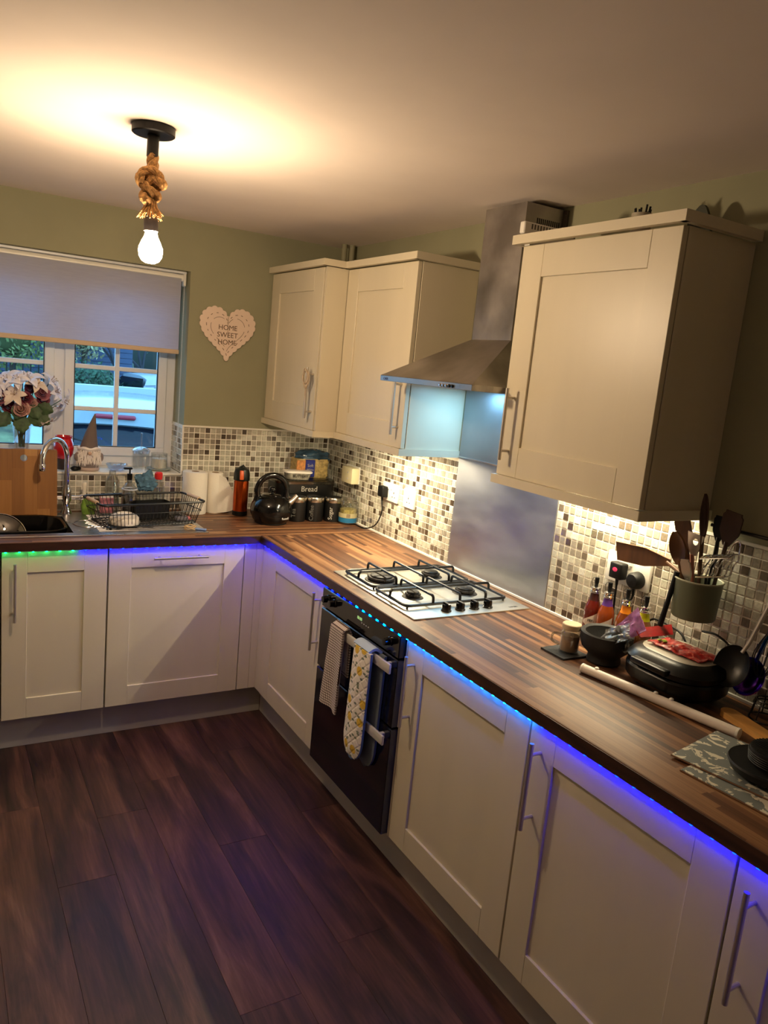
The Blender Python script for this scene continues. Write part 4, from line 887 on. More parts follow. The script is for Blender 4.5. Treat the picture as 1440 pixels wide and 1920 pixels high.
# bread bin
bnx0, bnx1, bny0, bny1 = -.385, -.052, -.245, -.04
t = thing('bread_bin', (-.22, -.14, WT), 'black rounded bread bin with a chrome-edged lid behind the canisters', 'bread bin')
m = MB(); loft(m, [rring(WT+.0005, bnx0+.006, bnx1-.006, bny0+.006, bny1-.006, .06), rring(WT+.01, bnx0, bnx1, bny0, bny1, .065), rring(WT+.178, bnx0, bnx1, bny0, bny1, .065)]); m.build('bin_body', pm('bin_black', (15, 14, 14), .35), t)
m = MB(); loft(m, [rring(WT+.178, bnx0-.004, bnx1+.004, bny0-.006, bny1+.004, .068), rring(WT+.190, bnx0-.006, bnx1+.006, bny0-.008, bny1+.006, .07), rring(WT+.196, bnx0, bnx1, bny0-.002, bny1, .065)]); ld = m.build('bin_lid', pm('lid_pewter', (122, 118, 112), .2, 1), t)
m = MB(); loft(m, [rring(WT+.1962, bnx0+.02, bnx1-.02, bny0+.018, bny1-.018, .05), rring(WT+.198, bnx0+.022, bnx1-.022, bny0+.02, bny1-.02, .05)]); m.build('lid_top', M['black'], ld)
text(t, 'Bread', (-.215, bny0-.0006, WT+.152), .040, pm('print_pale', (176, 170, 160), .5), 'back')
# canisters
cm = pm('canister_black', (17, 17, 17), .42)
def canister(x, y, word, label):
    t = thing('canister', (x, y, WT), label, 'canister', )
    MB().lathe([(.0005, WT+.0005), (.0455, WT+.0005), (.047, WT+.004), (.047, WT+.100), (.0005, WT+.100)], (x, y, 0), 36).build('canister_body', cm, t)
    MB().lathe([(.0475, WT+.100), (.0485, WT+.102), (.0485, WT+.122), (.046, WT+.126), (.0005, WT+.126)], (x, y, 0), 36).build('steel_lid', pm('lid_steel', (196, 190, 178), .22, 1), t)
    MB().lathe([(.040, WT+.1262), (.040, WT+.128), (.0005, WT+.1285)], (x, y, 0), 30).build('lid_cap', cm, t)
    a_ = math.radians(-113); nx, ny = math.cos(a_), math.sin(a_)
    text(t, word, (x+nx*.0474-.014, y+ny*.0474+.006, WT+.046), .030, MATS['print_pale'] if word == 'Sugar' else pm('print_dim', (92, 90, 86), .5), xd=(0, 0, 1), yd=(-math.sin(a_)*-1 if False else ny, -nx, 0)); return t
canister(-.305, -.302, 'Tea', 'black canister with a steel lid half behind the kettle spout')
canister(-.207, -.307, 'Coffee', 'black canister with faint Coffee lettering, middle of the three')
canister(-.108, -.327, 'Sugar', 'black canister marked Sugar next to the glass jar')
jx, jy = -.058, -.402
t = thing('clip_top_jar', (jx, jy, WT), 'wide glass jar with yellow contents and a blue label in the corner', 'jar')
MB().lathe_open([(.0005, WT+.0005), (.044, WT+.0005), (.048, WT+.006), (.048, WT+.092), (.040, WT+.112), (.038, WT+.122), (.040, WT+.124), (.040, WT+.132), (.037, WT+.132), (.036, WT+.114), (.045, WT+.090), (.045, WT+.01), (.0005, WT+.008)], (jx, jy, 0), 32).build('glass_body', M['glass'], t)
MB().lathe([(.0005, WT+.010), (.0440, WT+.010), (.0440, WT+.078), (.0005, WT+.080)], (jx, jy, 0), 28).build('contents', pm('yellow_contents', (190, 170, 98), .7, var=.2, scale=90), t)
MB().lathe_open([(.0484, WT+.012), (.0484, WT+.036)], (jx, jy, 0), 32).build('blue_band', pm('label_blue', (30, 104, 146), .5), t)
m = MB()
for k in range(7): a_ = math.radians(-125+k*3.4); m.tube([(jx+.0486*math.cos(a_), jy+.0486*math.sin(a_), WT+.040), (jx+.0486*math.cos(a_), jy+.0486*math.sin(a_), WT+.058)], .0008, 4)
m.build('barcode', pm('print_maroon', (96, 48, 44), .6), t)
MB().lathe_open([(.0483, WT+.037), (.0483, WT+.060)], (jx, jy, 0), 32).build('pale_label', pm('label_pale', (176, 166, 128), .5), t)
MB().lathe([(.041, WT+.133), (.042, WT+.137), (.041, WT+.152), (.034, WT+.158), (.0005, WT+.159)], (jx, jy, 0), 30).build('glass_lid', M['glass'], t)
m = MB(); m.tube([(jx+.0415*math.cos(a_), jy+.0415*math.sin(a_), WT+.118) for a_ in [2*PI*i/30 for i in range(30)]], .0016, 6, closed=True); m.tube([(jx-.0415, jy, WT+.118), (jx-.046, jy-.01, WT+.100), (jx-.03, jy-.038, WT+.098), (jx+.03, jy-.038, WT+.098), (jx+.046, jy-.01, WT+.100), (jx+.0415, jy, WT+.118)], .0014, 6); m.build('wire_clip', M['chrome'], t)
# on the bread bin
BZ = WT+.198
t = thing('spread_tub', (-.255, -.185, BZ), 'flat white-lidded spread tub on the bread bin', 'tub')
m = MB(); m.xf = Matrix.Translation((-.262, -.185, BZ)) @ Matrix.Rotation(-.12, 4, 'Z'); loft(m, [rring(.0, -.058, .058, -.034, .034, .022), rring(.034, -.070, .070, -.043, .043, .026)]); m.build('tub_body', pm('tub_grey', (150, 146, 132), .4, var=.25, scale=60), t)
m = MB(); m.xf = Matrix.Translation((-.262, -.185, BZ)) @ Matrix.Rotation(-.12, 4, 'Z'); loft(m, [rring(.034, -.075, .075, -.048, .048, .028), rring(.041, -.075, .075, -.048, .048, .028), rring(.044, -.070, .070, -.044, .044, .026)]); m.build('tub_lid', pm('lid_white', (240, 236, 226), .35), t)
text(t, 'BUTTERY', (-.262, -.2265, BZ+.018), .020, pm('print_black', (30, 28, 26), .5), xd=(1, -.12, 0), yd=(0, -.2, 1))
t = thing('bread_bag', (-.165, -.10, BZ), 'bagged sliced loaf in blue and clear wrapping on the bread bin', 'bread')
m = MB(); L0, L1, Y0, Y1 = -.255, -.065, -.155, -.055
rings = []
for k, (z_, sx0, sy0) in enumerate(((0, .94, .9), (.01, 1, 1), (.05, 1.0, 1.0), (.085, 1.0, .98), (.100, .96, .92))):
    cx, cy = (L0+L1)/2, (Y0+Y1)/2; hx1, hy1_ = (L1-L0)/2*sx0, (Y1-Y0)/2*sy0
    rings.append([V((x, y, BZ+z_))+V((mnoise.noise(V((x*30, y*30, z_*30))), mnoise.noise(V((x*30+9, y*30, z_*30))), 0))*.004 for x, y in rrect(cx-hx1, cx+hx1, cy-hy1_, cy+hy1_, .018)])
loft(m, rings); m.build('loaf', pm('bread_wrap', (176, 152, 96), .45, var=.25, scale=70), t)
MB().box((-.205, -.1595, BZ+.004), (-.150, -.150, BZ+.097), .003).build('blue_label', pm('bread_label', (32, 44, 130), .4), t)
MB().box((-.2555, -.1600, BZ+.012), (-.206, -.150, BZ+.094), .003).build('crust_window', pm('crust', (202, 136, 74), .5, var=.2, scale=80), t)
text(t, 'Soft', (-.178, -.1602, BZ+.066), .022, MATS['print_pale'], 'back'); text(t, 'White', (-.178, -.1602, BZ+.044), .016, MATS['print_pale'], 'back')
m = crumple((-.145, -.105, BZ+.112), .085, 5, .28, 32, 18, fl=(1.15, .62, .42)); m.build('bag_top', pm('blue_film', (54, 84, 108), .22, coat=.5, var=.35, scale=14), t)
# ================================================================= WINDOW SILL
SZ = WZ0
vx, vy = -1.553, .085
t = thing('flower_vase', (vx, vy, SZ), 'tall clear glass vase on the window sill', 'vase')
MB().lathe_open([(.0005, SZ+.0005), (.034, SZ+.0005), (.036, SZ+.006), (.031, SZ+.10), (.040, SZ+.20), (.044, SZ+.212), (.042, SZ+.212), (.036, SZ+.195), (.028, SZ+.10), (.032, SZ+.012), (.0005, SZ+.010)], (vx, vy, 0), 28).build('vase_glass', M['glass'], t)
bq = thing('flower_bouquet', (vx, vy, SZ+.012), 'bouquet of white lilies and dusky pink roses in the glass vase', 'flowers')
gs = pm('flower_stem', (62, 78, 44), .7); lf = pm('flower_leaf', (58, 82, 46), .6, var=.25, scale=60); rs = random.Random(11)
heads = []
def rose(c, r, mat, tilt):
    m = MB(); mt0 = Matrix.Translation(c) @ tilt.to_track_quat('Z', 'Y').to_matrix().to_4x4()
    for ring, (n_, rr_, up, op) in enumerate(((3, .30, .75, .25), (4, .55, .62, .6), (5, .80, .42, 1.0), (6, 1.0, .15, 1.35))):
        for k in range(n_):
            a0 = 2*PI*k/n_+ring*.7
            def fn(a_, b_, a0=a0, rr_=rr_, up=up, op=op, n_=n_):
                an = a0+(a_-.5)*2*PI/n_*1.35; q = b_; rad = r*rr_*(.35+.65*q**.7)*(1+.12*math.cos((a_-.5)*PI)); z_ = r*(-.25+(up+.35)*q-.25*max(0, q-.75)*op*2)-r*.25*(2*abs(a_-.5))**3*q
                return mt0 @ V((rad*math.cos(an), rad*math.sin(an), z_))
            jt = rs.uniform(.82, 1.15); m.slab(lambda a_, b_, f=fn, j=jt: (mt0.translation + (f(a_, b_)-mt0.translation)*(1+(j-1)*b_)), 5, 5, .0012)
    return m.build('rose', mat, bq, ang=60)
def lily(c, r, mat, d):
    m = MB(); mt0 = Matrix.Translation(c) @ d.to_track_quat('Z', 'Y').to_matrix().to_4x4()
    for k in range(6):
        a0 = PI/3*k+rs.uniform(-.15, .15); rr = r*rs.uniform(.85, 1.15)
        def fn(a_, b_, a0=a0, rr=rr):
            w_ = .26*rr*math.sin(PI*min(1, b_*.95+.04))**.8*(a_-.5)*2; rad = rr*b_; z_ = rr*(.42*math.sin(b_*2.2)-.25*b_*b_)+abs(a_-.5)*.12*rr
            return mt0 @ V((rad*math.cos(a0)-w_*math.sin(a0), rad*math.sin(a0)+w_*math.cos(a0), z_))
        m.slab(fn, 4, 8, .001)
    o = m.build('lily', mat, bq, ang=60); m = MB()
    for k in range(5):
        a0 = 2*PI*k/5; m.tube([mt0 @ V((0, 0, 0)), mt0 @ V((r*.2*math.cos(a0), r*.2*math.sin(a0), r*.55))], .0007, 4); m.sphere(mt0 @ V((r*.2*math.cos(a0), r*.2*math.sin(a0), r*.55)), .002, 6, 4)
    m.build('stamen', pm('stamen', (120, 84, 44), .7), o)
wl_ = pm('lily_white', (232, 230, 242), .6); wc = pm('lily_cream', (226, 210, 196), .6)
rp = pm('rose_pink', (152, 92, 104), .65, var=.15, scale=60); rpe = pm('rose_peach', (190, 146, 136), .65, var=.12, scale=60); rb_ = pm('rose_burgundy', (112, 40, 54), .65)
def wx(px_, dy=0): return -1.66+px_*.00232 - dy*.6      # pixel column on the sill depth to world x
for px_, z, y, kind, r in ((80, 1.455, .03, rp, .030), (62, 1.405, .04, rpe, .024), (12, 1.455, .07, rpe, .026), (-8, 1.375, .04, rb_, .028), (58, 1.47, .06, rb_, .022), (42, 1.375, .02, rpe, .034), (5, 1.425, .03, rp, .036), (50, 1.43, .035, rb_, .030), (-30, 1.40, .04, rpe, .036), (22, 1.385, .06, rb_, .03), (82, 1.425, .05, rb_, .028), (-25, 1.46, .08, rp, .03)):
    c = V((wx(px_), y, z)); rose(c, r, kind, V((rs.uniform(-.4, .4), -1.1, .5))); heads.append(c)
for px_, z, y, mt2, r, d in ((52, 1.505, .06, wl_, .075, (0, -.5, 1)), (35, 1.50, .03, wl_, .060, (-.3, -.7, .8)), (68, 1.49, .04, wc, .055, (.3, -.7, .7)), (0, 1.47, .04, wl_, .06, (-.4, -.8, .5)), (102, 1.465, .05, wl_, .050, (.8, -.5, .2)), (108, 1.40, .05, wl_, .040, (.7, -.4, -.6)), (20, 1.49, .05, wl_, .07, (-.5, -.5, .8)), (95, 1.50, .09, wl_, .072, (.7, -.2, .6)), (117, 1.43, .05, wl_, .058, (.9, -.3, -.3)), (88, 1.335, .03, wc, .045, (.5, -.3, -1)), (30, 1.44, .03, wc, .060, (-.2, -.9, .4)), (-35, 1.50, .06, wl_, .08, (-.6, -.3, .7))):
    c = V((wx(px_), y, z)); lily(c, r, mt2, V(d)); heads.append(c)
for i, c in enumerate(heads):
    s0 = V((vx+rs.uniform(-.015, .015), vy+rs.uniform(-.015, .015), SZ+.10)); mid = V((vx+(c.x-vx)*.15, vy, SZ+.20)); MB().tube(curve([s0, mid, (mid+c)/2+V((0, 0, .01)), c], 5), .0022, 5).build('stem', gs, bq)
for px_, z, a_, L in ((20, 1.36, -2.1, .075), (42, 1.355, -1.5, .085), (60, 1.37, -1.0, .08), (70, 1.36, -.7, .07), (5, 1.37, -2.6, .08), (72, 1.40, -.4, .07), (-10, 1.36, -2.9, .08), (40, 1.40, -1.8, .07), (62, 1.40, -1.2, .07)):
    def fn(a__, b_, px_=px_, z=z, a_=a_, L=L):
        w_ = L*.42*math.sin(PI*min(1, b_*.93+.05))**.8*(a__-.5)*2*(1+.12*math.sin(b_*26)); return (wx(px_)+L*b_*math.cos(a_)-w_*math.sin(a_), .03-.02*b_+.012*abs(a__-.5), z+L*b_*math.sin(a_)+w_*math.cos(a_))
    MB().slab(fn, 6, 12, .001).build('leaf', lf, bq)
t = thing('red_pot', (-1.372, .075, SZ), 'round red glass candle pot on a dark base beside the tap', 'pot')
MB().lathe([(.0005, SZ+.050), (.030, SZ+.052), (.043, SZ+.075), (.047, SZ+.10), (.043, SZ+.128), (.036, SZ+.146), (.040, SZ+.160), (.038, SZ+.160), (.034, SZ+.146), (.0005, SZ+.14)], (-1.372, .075, 0), 32).build('red_body', pm('red_glass', (190, 16, 30), .18, coat=.6), t)
MB().lathe([(.0005, SZ+.0005), (.030, SZ+.0005), (.031, SZ+.004), (.027, SZ+.03), (.032, SZ+.052), (.0005, SZ+.054)], (-1.372, .075, 0), 24).build('dark_base', pm('base_brown', (70, 56, 54), .5), t)
gx, gy = -1.262, .045
t = thing('gnome', (gx, gy, SZ), 'grey felt gnome with a tall pointed hat and white beard on the sill', 'gnome ornament')
MB().lathe([(.0005, SZ+.012), (.044, SZ+.013), (.050, SZ+.035), (.048, SZ+.075), (.036, SZ+.105), (.0005, SZ+.112)], (gx, gy, 0), 30).build('gnome_body', pm('grey_felt', (136, 122, 118), .95, bump=.3, bscale=400), t)
MB().lathe([(.0005, SZ+.0005), (.045, SZ+.001), (.049, SZ+.008), (.046, SZ+.018), (.0005, SZ+.019)], (gx, gy, 0), 30).build('base_trim', pm('fur_trim', (196, 176, 166), .95), t)
MB().slab(lambda a_, b_: (lambda r_, an: (gx+r_*math.cos(an)+.024*b_**1.5, gy+r_*math.sin(an)*.95, SZ+.100+.175*b_))(max(.0015, .043*(1-b_)**.85), a_*2*PI*.9999), 28, 16, .002).build('hat', pm('hat_felt', (112, 98, 92), .95, bump=.3, bscale=400), t)
fur = pm('beard_white', (240, 232, 226), .95); m = MB(); rs = random.Random(5)
for k in range(260):
    a_ = rs.uniform(-PI*1.06, .06); z_ = rs.uniform(.055, .112); r_ = .046-.006*abs(z_-.07)/.04; L = rs.uniform(.022, .040)
    p0 = V((gx+r_*math.cos(a_), gy+r_*math.sin(a_), SZ+z_)); p1 = p0+V((math.cos(a_)*.010+rs.uniform(-.006, .006), math.sin(a_)*.010, -L)); m.tube([p0, (p0+p1)/2+V((math.cos(a_)*.005, math.sin(a_)*.005, .003)), p1], [.0026, .0022, .0006], 4)
m.build('beard', fur, t)
MB().tube([(gx+.047*math.cos(a_), gy+.045*math.sin(a_), SZ+.108+.003*math.sin(a_*5)) for a_ in [2*PI*i/30 for i in range(30)]], .008, 8, closed=True).build('hat_brim_fur', fur, t)
MB().sphere((gx-.004, gy-.050, SZ+.088), .009).build('nose', pm('nose', (206, 172, 150), .8), t)
for s_ in (-1, 1): MB().sphere((gx+s_*.054, gy-.006, SZ+.066), (.013, .012, .022)).build('arm', MATS['grey_felt'], t)
t = thing('trinket', (-1.325, .02, SZ), 'small black trinket on the sill between the red pot and the gnome', 'trinket')
crumple((-1.325, .02, SZ+.012), .018, 9, .3, 16, 10, fl=(1.3, .9, .6)).build('trinket', M['blackm'], t)
t = thing('glass_bonbon_dish', (-1.13, .05, SZ), 'low cut-glass dish on the sill right of the gnome', 'glass dish')
MB().lathe_open([(.0005, SZ+.001), (.026, SZ+.001), (.040, SZ+.012), (.052, SZ+.034), (.050, SZ+.034), (.038, SZ+.015), (.0005, SZ+.006)], (-1.13, .05, 0), 16).build('dish', glassm('cut_glass', (225, 236, 250), .22), t)
m = MB()
for k in range(3): m.sphere((-1.14+.02*k, .045+.008*(k % 2), SZ+.020), .012, 10, 8)
m.build('glass_beads', MATS['cut_glass'], t)
t = thing('stemmed_glass', (-1.005, .09, SZ), 'clear wine glass standing upside down on the sill left of the candle', 'wine glass')
MB().lathe_open([(.036, SZ+.001), (.040, SZ+.04), (.040, SZ+.085), (.030, SZ+.105), (.005, SZ+.118), (.0035, SZ+.135), (.0035, SZ+.180), (.006, SZ+.186), (.0005, SZ+.188)], (-1.005, .09, 0), 28).build('glass_bowl', M['glass'], t)
MB().lathe_open([(.0405, SZ+.085), (.044, SZ+.100), (.030, SZ+.112), (.006, SZ+.118)], (-1.005, .09, 0), 28).build('glass_shoulder', glassm('foot_glass', (230, 242, 255), .25), t)
t = thing('candle_jar', (-.915, .085, SZ), 'white candle in a clear glass jar on a glass saucer by the reveal', 'candle')
MB().lathe_open([(.0005, SZ+.001), (.045, SZ+.001), (.062, SZ+.012), (.060, SZ+.014), (.044, SZ+.005), (.0005, SZ+.005)], (-.915, .085, 0), 30).build('saucer', pm('saucer_glass', (150, 160, 156), .2), t)
MB().lathe_open([(.0005, SZ+.006), (.038, SZ+.006), (.041, SZ+.010), (.041, SZ+.088), (.039, SZ+.088), (.038, SZ+.014), (.0005, SZ+.012)], (-.915, .085, 0), 28).build('glass_body', M['glass'], t)
MB().lathe([(.0005, SZ+.013), (.0375, SZ+.013), (.0375, SZ+.062), (.0005, SZ+.060)], (-.915, .085, 0), 24).build('wax', pm('wax', (232, 224, 210), .5), t)
MB().cyl((-.915, .085, SZ+.06), (-.915, .085, SZ+.072), .001, 5).build('wick', M['blackm'], t)
# ================================================================= RIGHT END OF THE WORKTOP
t = thing('slate_coaster', (-.250, -2.222, WT), 'square black slate coaster under the glass mug', 'coaster')
m = MB(); rs = random.Random(4); o = []
for k in range(40):
    s_ = k/40*4; i = int(s_); f = s_-i; c_ = [(-1, -1), (1, -1), (1, 1), (-1, 1)]; a_, b_ = c_[i], c_[(i+1) % 4]; j = rs.uniform(.96, 1.0); o.append((-.250+.052*j*(a_[0]+(b_[0]-a_[0])*f), -2.222+.052*j*(a_[1]+(b_[1]-a_[1])*f)))
m.prism(o, WT+.0002, WT+.006); m.build('slate', pm('slate', (46, 48, 50), .7, var=.25, scale=50, bump=.6, bscale=120), t, smooth=False)
ux, uy = -.238, -2.226
t = thing('mug_jar', (ux, uy, WT+.0062), 'glass handled mug jar with tan powder and a wooden lid on the slate coaster', 'jar')
MB().lathe_open([(.0005, WT+.0066), (.027, WT+.0066), (.030, WT+.012), (.030, WT+.066), (.026, WT+.074), (.026, WT+.084), (.024, WT+.084), (.024, WT+.074), (.028, WT+.064), (.028, WT+.012), (.0005, WT+.011)], (ux, uy, 0), 28).build('glass_body', M['glass'], t)
MB().lathe([(.0005, WT+.0115), (.0275, WT+.012), (.0275, WT+.060), (.0005, WT+.061)], (ux, uy, 0), 24).build('powder', pm('tan_powder', (158, 126, 92), .9), t)
MB().lathe([(.027, WT+.078), (.029, WT+.080), (.029, WT+.094), (.027, WT+.096), (.0005, WT+.0965)], (ux, uy, 0), 28).build('wooden_lid', pm('bamboo', (186, 166, 136), .6), t)
MB().tube(curve([(ux-.020, uy+.020, WT+.060), (ux-.036, uy+.036, WT+.056), (ux-.038, uy+.038, WT+.034), (ux-.022, uy+.022, WT+.022)], 6), .0038, 8).build('glass_handle', glassm('handle_glass', (230, 232, 230), .2), t)
ox, oy = -.180, -2.315
gr = pm('black_granite', (24, 23, 24), .62, var=.25, scale=120, bump=.15)
t = thing('mortar', (ox, oy, WT), 'black granite mortar bowl in front of the sauce bottles', 'mortar')
MB().lathe([(.0005, WT+.0005), (.048, WT+.0005), (.051, WT+.006), (.048, WT+.022), (.050, WT+.027), (.070, WT+.046), (.078, WT+.068), (.078, WT+.092), (.074, WT+.096), (.064, WT+.092), (.058, WT+.072), (.040, WT+.046), (.0005, WT+.040)], (ox, oy, 0), 44).build('mortar_bowl', gr, t)
t = thing('pestle', (ox, oy, WT+.05), 'grey granite pestle leaning in the black mortar', 'pestle')
MB().tube([(ox+.010, oy+.016, WT+.060), (ox+.004, oy-.004, WT+.076), (ox-.012, oy-.045, WT+.110), (ox-.018, oy-.062, WT+.126)], [.015, .017, .011, .013], 16).build('pestle_rod', pm('grey_granite', (88, 86, 88), .6, var=.2, scale=120), t)
t = thing('sweet_bag', (ox, oy-.03, WT+.10), 'crinkled clear and pink cellophane bag stuffed upright in the mortar', 'bag')
def crinkle(p0, p1, w0, w1, seed, nrm, amp=.010):
    p0, p1, nrm = V(p0), V(p1), V(nrm).normalized(); d = (p1-p0); sd = d.cross(nrm).normalized()
    def fn(a_, b_):
        w_ = w0+(w1-w0)*b_; q = p0+d*b_+sd*(a_-.5)*w_; return q+nrm*(amp*(mnoise.noise(V((a_*4, b_*5, seed)))+.5*mnoise.noise(V((a_*11, b_*11, seed)))))
    return fn
m = MB(); m.slab(crinkle((ox+.01, oy-.015, WT+.075), (ox+.012, oy-.105, WT+.170), .05, .075, 2, (-1, 0, .3), .007), 14, 14, .0015); m.build('pink_film', pm('pink_film', (176, 112, 172), .45, coat=.2, var=.2, scale=60), t)
m = MB(); m.slab(crinkle((ox-.03, oy-.02, WT+.085), (ox-.025, oy-.10, WT+.135), .06, .05, 6, (-1, 0, .6), .007), 12, 12, .0012); m.slab(crinkle((ox-.005, oy-.05, WT+.095), (ox-.01, oy-.095, WT+.085), .05, .05, 9, (-1, 0, .2), .007), 10, 10, .0012); m.build('clear_film', glassm('cellophane', (212, 214, 212), .05, .35), t)
def sauce(y, liquid, neck, label, x=-.052, lab=True):
    t = thing('sauce_bottle', (x, y, WT), label, 'bottle'); z = WT+.0005
    MB().lathe([(.0005, z), (.025, z), (.0275, z+.004), (.0275, z+.095), (.024, z+.110), (.0145, z+.135), (.013, z+.150)], (x, y, 0), 28).build('bottle_body', pm('sauce_'+liquid[0], liquid[1], .12, coat=.6), t)
    MB().lathe_open([(.0205, z+.117), (.0150, z+.136), (.0138, z+.150)], (x, y, 0), 28).build('neck_band', pm('neck_'+neck[0], neck[1], .4), t)
    MB().lathe([(.0145, z+.150), (.0165, z+.152), (.0165, z+.158), (.0145, z+.160), (.0155, z+.163), (.0155, z+.170), (.012, z+.172), (.0005, z+.173)], (x, y, 0), 24).build('pourer_ring', M['chrome'], t)
    MB().lathe([(.006, z+.172), (.0055, z+.180), (.007, z+.184), (.007, z+.202), (.0005, z+.203)], (x, y, 0), 16).build('pourer_cap', M['blackm'], t)
    MB().tube([(x+.004, y+.012*math.cos(a_)+.012, z+.183+.016*math.sin(a_)) for a_ in [2*PI*i/22 for i in range(22)]], .0009, 5, closed=True).build('cap_loop', M['blackm'], t)
    if lab:
        m = MB(); A0 = math.radians(215)
        m.add([V((x+.0278*math.cos(A0+(k-6)*.16), y+.0278*math.sin(A0+(k-6)*.16), z+h)) for k in range(13) for h in ((.030+.02*(12-k)/12), (.060+.033*k/12))], [(2*k, 2*k+2, 2*k+3, 2*k+1) for k in range(12)])
        m.build('paper_label', pm('sauce_label', (220, 208, 196), .6), t)
        text(t, "PERi", (x-.0222, y-.0180, z+.062), .012, MATS['print_black'], xd=(.57, -.82, 0), yd=(0, 0, 1))
    return t
sauce(-2.128, ('red', (96, 26, 16)), ('dark', (60, 22, 18)), 'dark red sauce bottle with a black pourer, leftmost behind the mortar')
sauce(-2.186, ('orange', (140, 62, 22)), ('purple', (92, 52, 140)), 'orange sauce bottle with a purple neck band')
sauce(-2.262, ('amber', (120, 58, 20)), ('orange', (236, 138, 30)), 'amber sauce bottle with an orange neck band')
sauce(-2.335, ('straw', (156, 104, 60)), ('yellow', (222, 222, 30)), 'sauce bottle with a bright yellow neck band, rightmost of the sauces', lab=False)
# electric grill
t = thing('electric_grill', (-.145, -2.54, WT), 'black electric health grill at the right of the mortar', 'grill')
gx0, gx1, gy0, gy1 = -.252, -.030, -2.675, -2.408
gb = pm('grill_black', (7, 7, 8), .34, spec=.35)
m = MB(); loft(m, [rring(WT+.014, gx0+.02, gx1-.01, gy0+.02, gy1-.02, .07), rring(WT+.03, gx0+.004, gx1, gy0+.004, gy1-.004, .085), rring(WT+.060, gx0, gx1, gy0, gy1, .09), rring(WT+.066, gx0+.004, gx1-.002, gy0+.004, gy1-.004, .088)]); m.build('grill_base', gb, t)
m = MB(); loft(m, [rring(WT+.070, gx0+.004, gx1-.002, gy0+.004, gy1-.004, .088), rring(WT+.085, gx0, gx1, gy0, gy1, .09), rring(WT+.103, gx0+.014, gx1-.006, gy0+.012, gy1-.012, .085), rring(WT+.112, gx0+.038, gx1-.02, gy0+.032, gy1-.032, .065)]); l_ = m.build('grill_lid', gb, t)
m = MB(); loft(m, [rring(WT+.1105, gx0+.036, gx1-.018, gy0+.030, gy1-.030, .066), rring(WT+.1145, gx0+.042, gx1-.024, gy0+.036, gy1-.036, .062)]); m.build('lid_plate', pm('lid_cream_grey', (160, 152, 138), .4), l_)
m = MB(); m.box((gx0-.016, -2.60, WT+.076), (gx0+.012, -2.48, WT+.094), .006, 2); m.build('grill_handle', gb, l_)
m = MB()
for x in (gx0+.05, gx1-.04):
    for y in (gy0+.06, gy1-.06): m.cyl((x, y, WT+.0005), (x, y, WT+.016), .010, 10)
m.build('grill_foot', M['blackm'], t)
MB().tube(curve([(gx1-.01, -2.50, WT+.08), (-.028, -2.45, WT+.125), (-.026, -2.36, WT+.135), (-.024, -2.33, WT+.12)], 8), .0032, 8).build('cable', M['blackm'], t)
MB().tube(curve([(gx1-.01, -2.60, WT+.08), (-.032, -2.62, WT+.135), (-.030, -2.57, WT+.16), (-.028, -2.52, WT+.155)], 8), .0032, 8).build('cable', M['blackm'], t)
t = thing('snack_packet', (-.14, -2.53, WT+.115), 'crumpled shiny red snack packet lying on the grill lid', 'packet')
redf = pm('red_foil', (150, 12, 18), .32, coat=.35, var=.25, scale=50)
N = NT('red_print_film'); g = N.n('ShaderNodeNewGeometry').outputs['Position']; nz = N.n('ShaderNodeTexNoise', {}, Vector=g, Scale=42.0, Detail=4.0, Distortion=1.5).outputs[0]
N.p(Base_Color=N.ramp(nz, [(.40, (140, 10, 18)), (.52, (176, 30, 30)), (.60, (206, 92, 76)), (.72, (232, 200, 176))]), Roughness=.35, Coat_Weight=.3); N.bump(nz, .4, .003)
m = MB(); m.slab(lambda a_, b_: V((-.185+.095*a_+.01*b_, -2.465-.165*b_, WT+.121+.010*math.sin(PI*a_)*math.sin(PI*min(1, b_*1.02))+.006*mnoise.noise(V((a_*4, b_*6, 3)))+.0022*mnoise.noise(V((a_*12, b_*22, 3))))), 20, 30, .003); m.build('packet_body', N.m, t)
FQ = [V(q) for q in ((-.172, -2.405, WT+.136), (-.060, -2.440, WT+.150), (-.075, -2.462, WT+.128), (-.178, -2.432, WT+.118))]
m = MB(); m.slab(lambda a_, b_: (FQ[0]*(1-a_)+FQ[1]*a_)*(1-b_)+(FQ[3]*(1-a_)+FQ[2]*a_)*b_, 10, 6, .003); m.build('folded_top', redf, t)
m = MB(); 
for (a_, b_) in ((-.160, -2.485), (-.150, -2.492), (-.155, -2.50)): m.sphere((a_, b_, WT+.129), (.008, .005, .003), 8, 6)
m.build('print_spots', pm('print_lime', (160, 190, 60), .5), t)
# white rod
t = thing('blind_rail', (-.27, -2.58, WT), 'white plastic blind rail lying along the worktop in front of the mortar and grill', 'rail')
A_, B_ = V((-.310, -2.362, WT+.0135)), V((-.233, -2.806, WT+.0135)); d = (B_-A_).normalized()
MB().tube([A_, B_], .0132, 18).build('rail_tube', pm('rail_white', (222, 212, 200), .4), t); MB().tube([B_-d*.002, B_+d*.004], .0140, 18).build('end_cap', M['white'], t); MB().tube([A_-d*.004, A_+d*.002], .0140, 18).build('end_cap', M['white'], t)
for f in (.09, .50, .60): c_ = A_+(B_-A_)*f; m = MB(); m.lathe([(.006, .010), (.006, .016), (.0035, .018), (.0005, .019)], c_+V((.003, 0, 0)), 12); m.build('rail_clip', M['white'], t)
sdv = V((-d.y, d.x, 0)); MB().tube([A_+sdv*.009+V((0, 0, .0105)), B_+sdv*.009+V((0, 0, .0105))], .0012, 5).build('groove', M['dark_gap'], t)
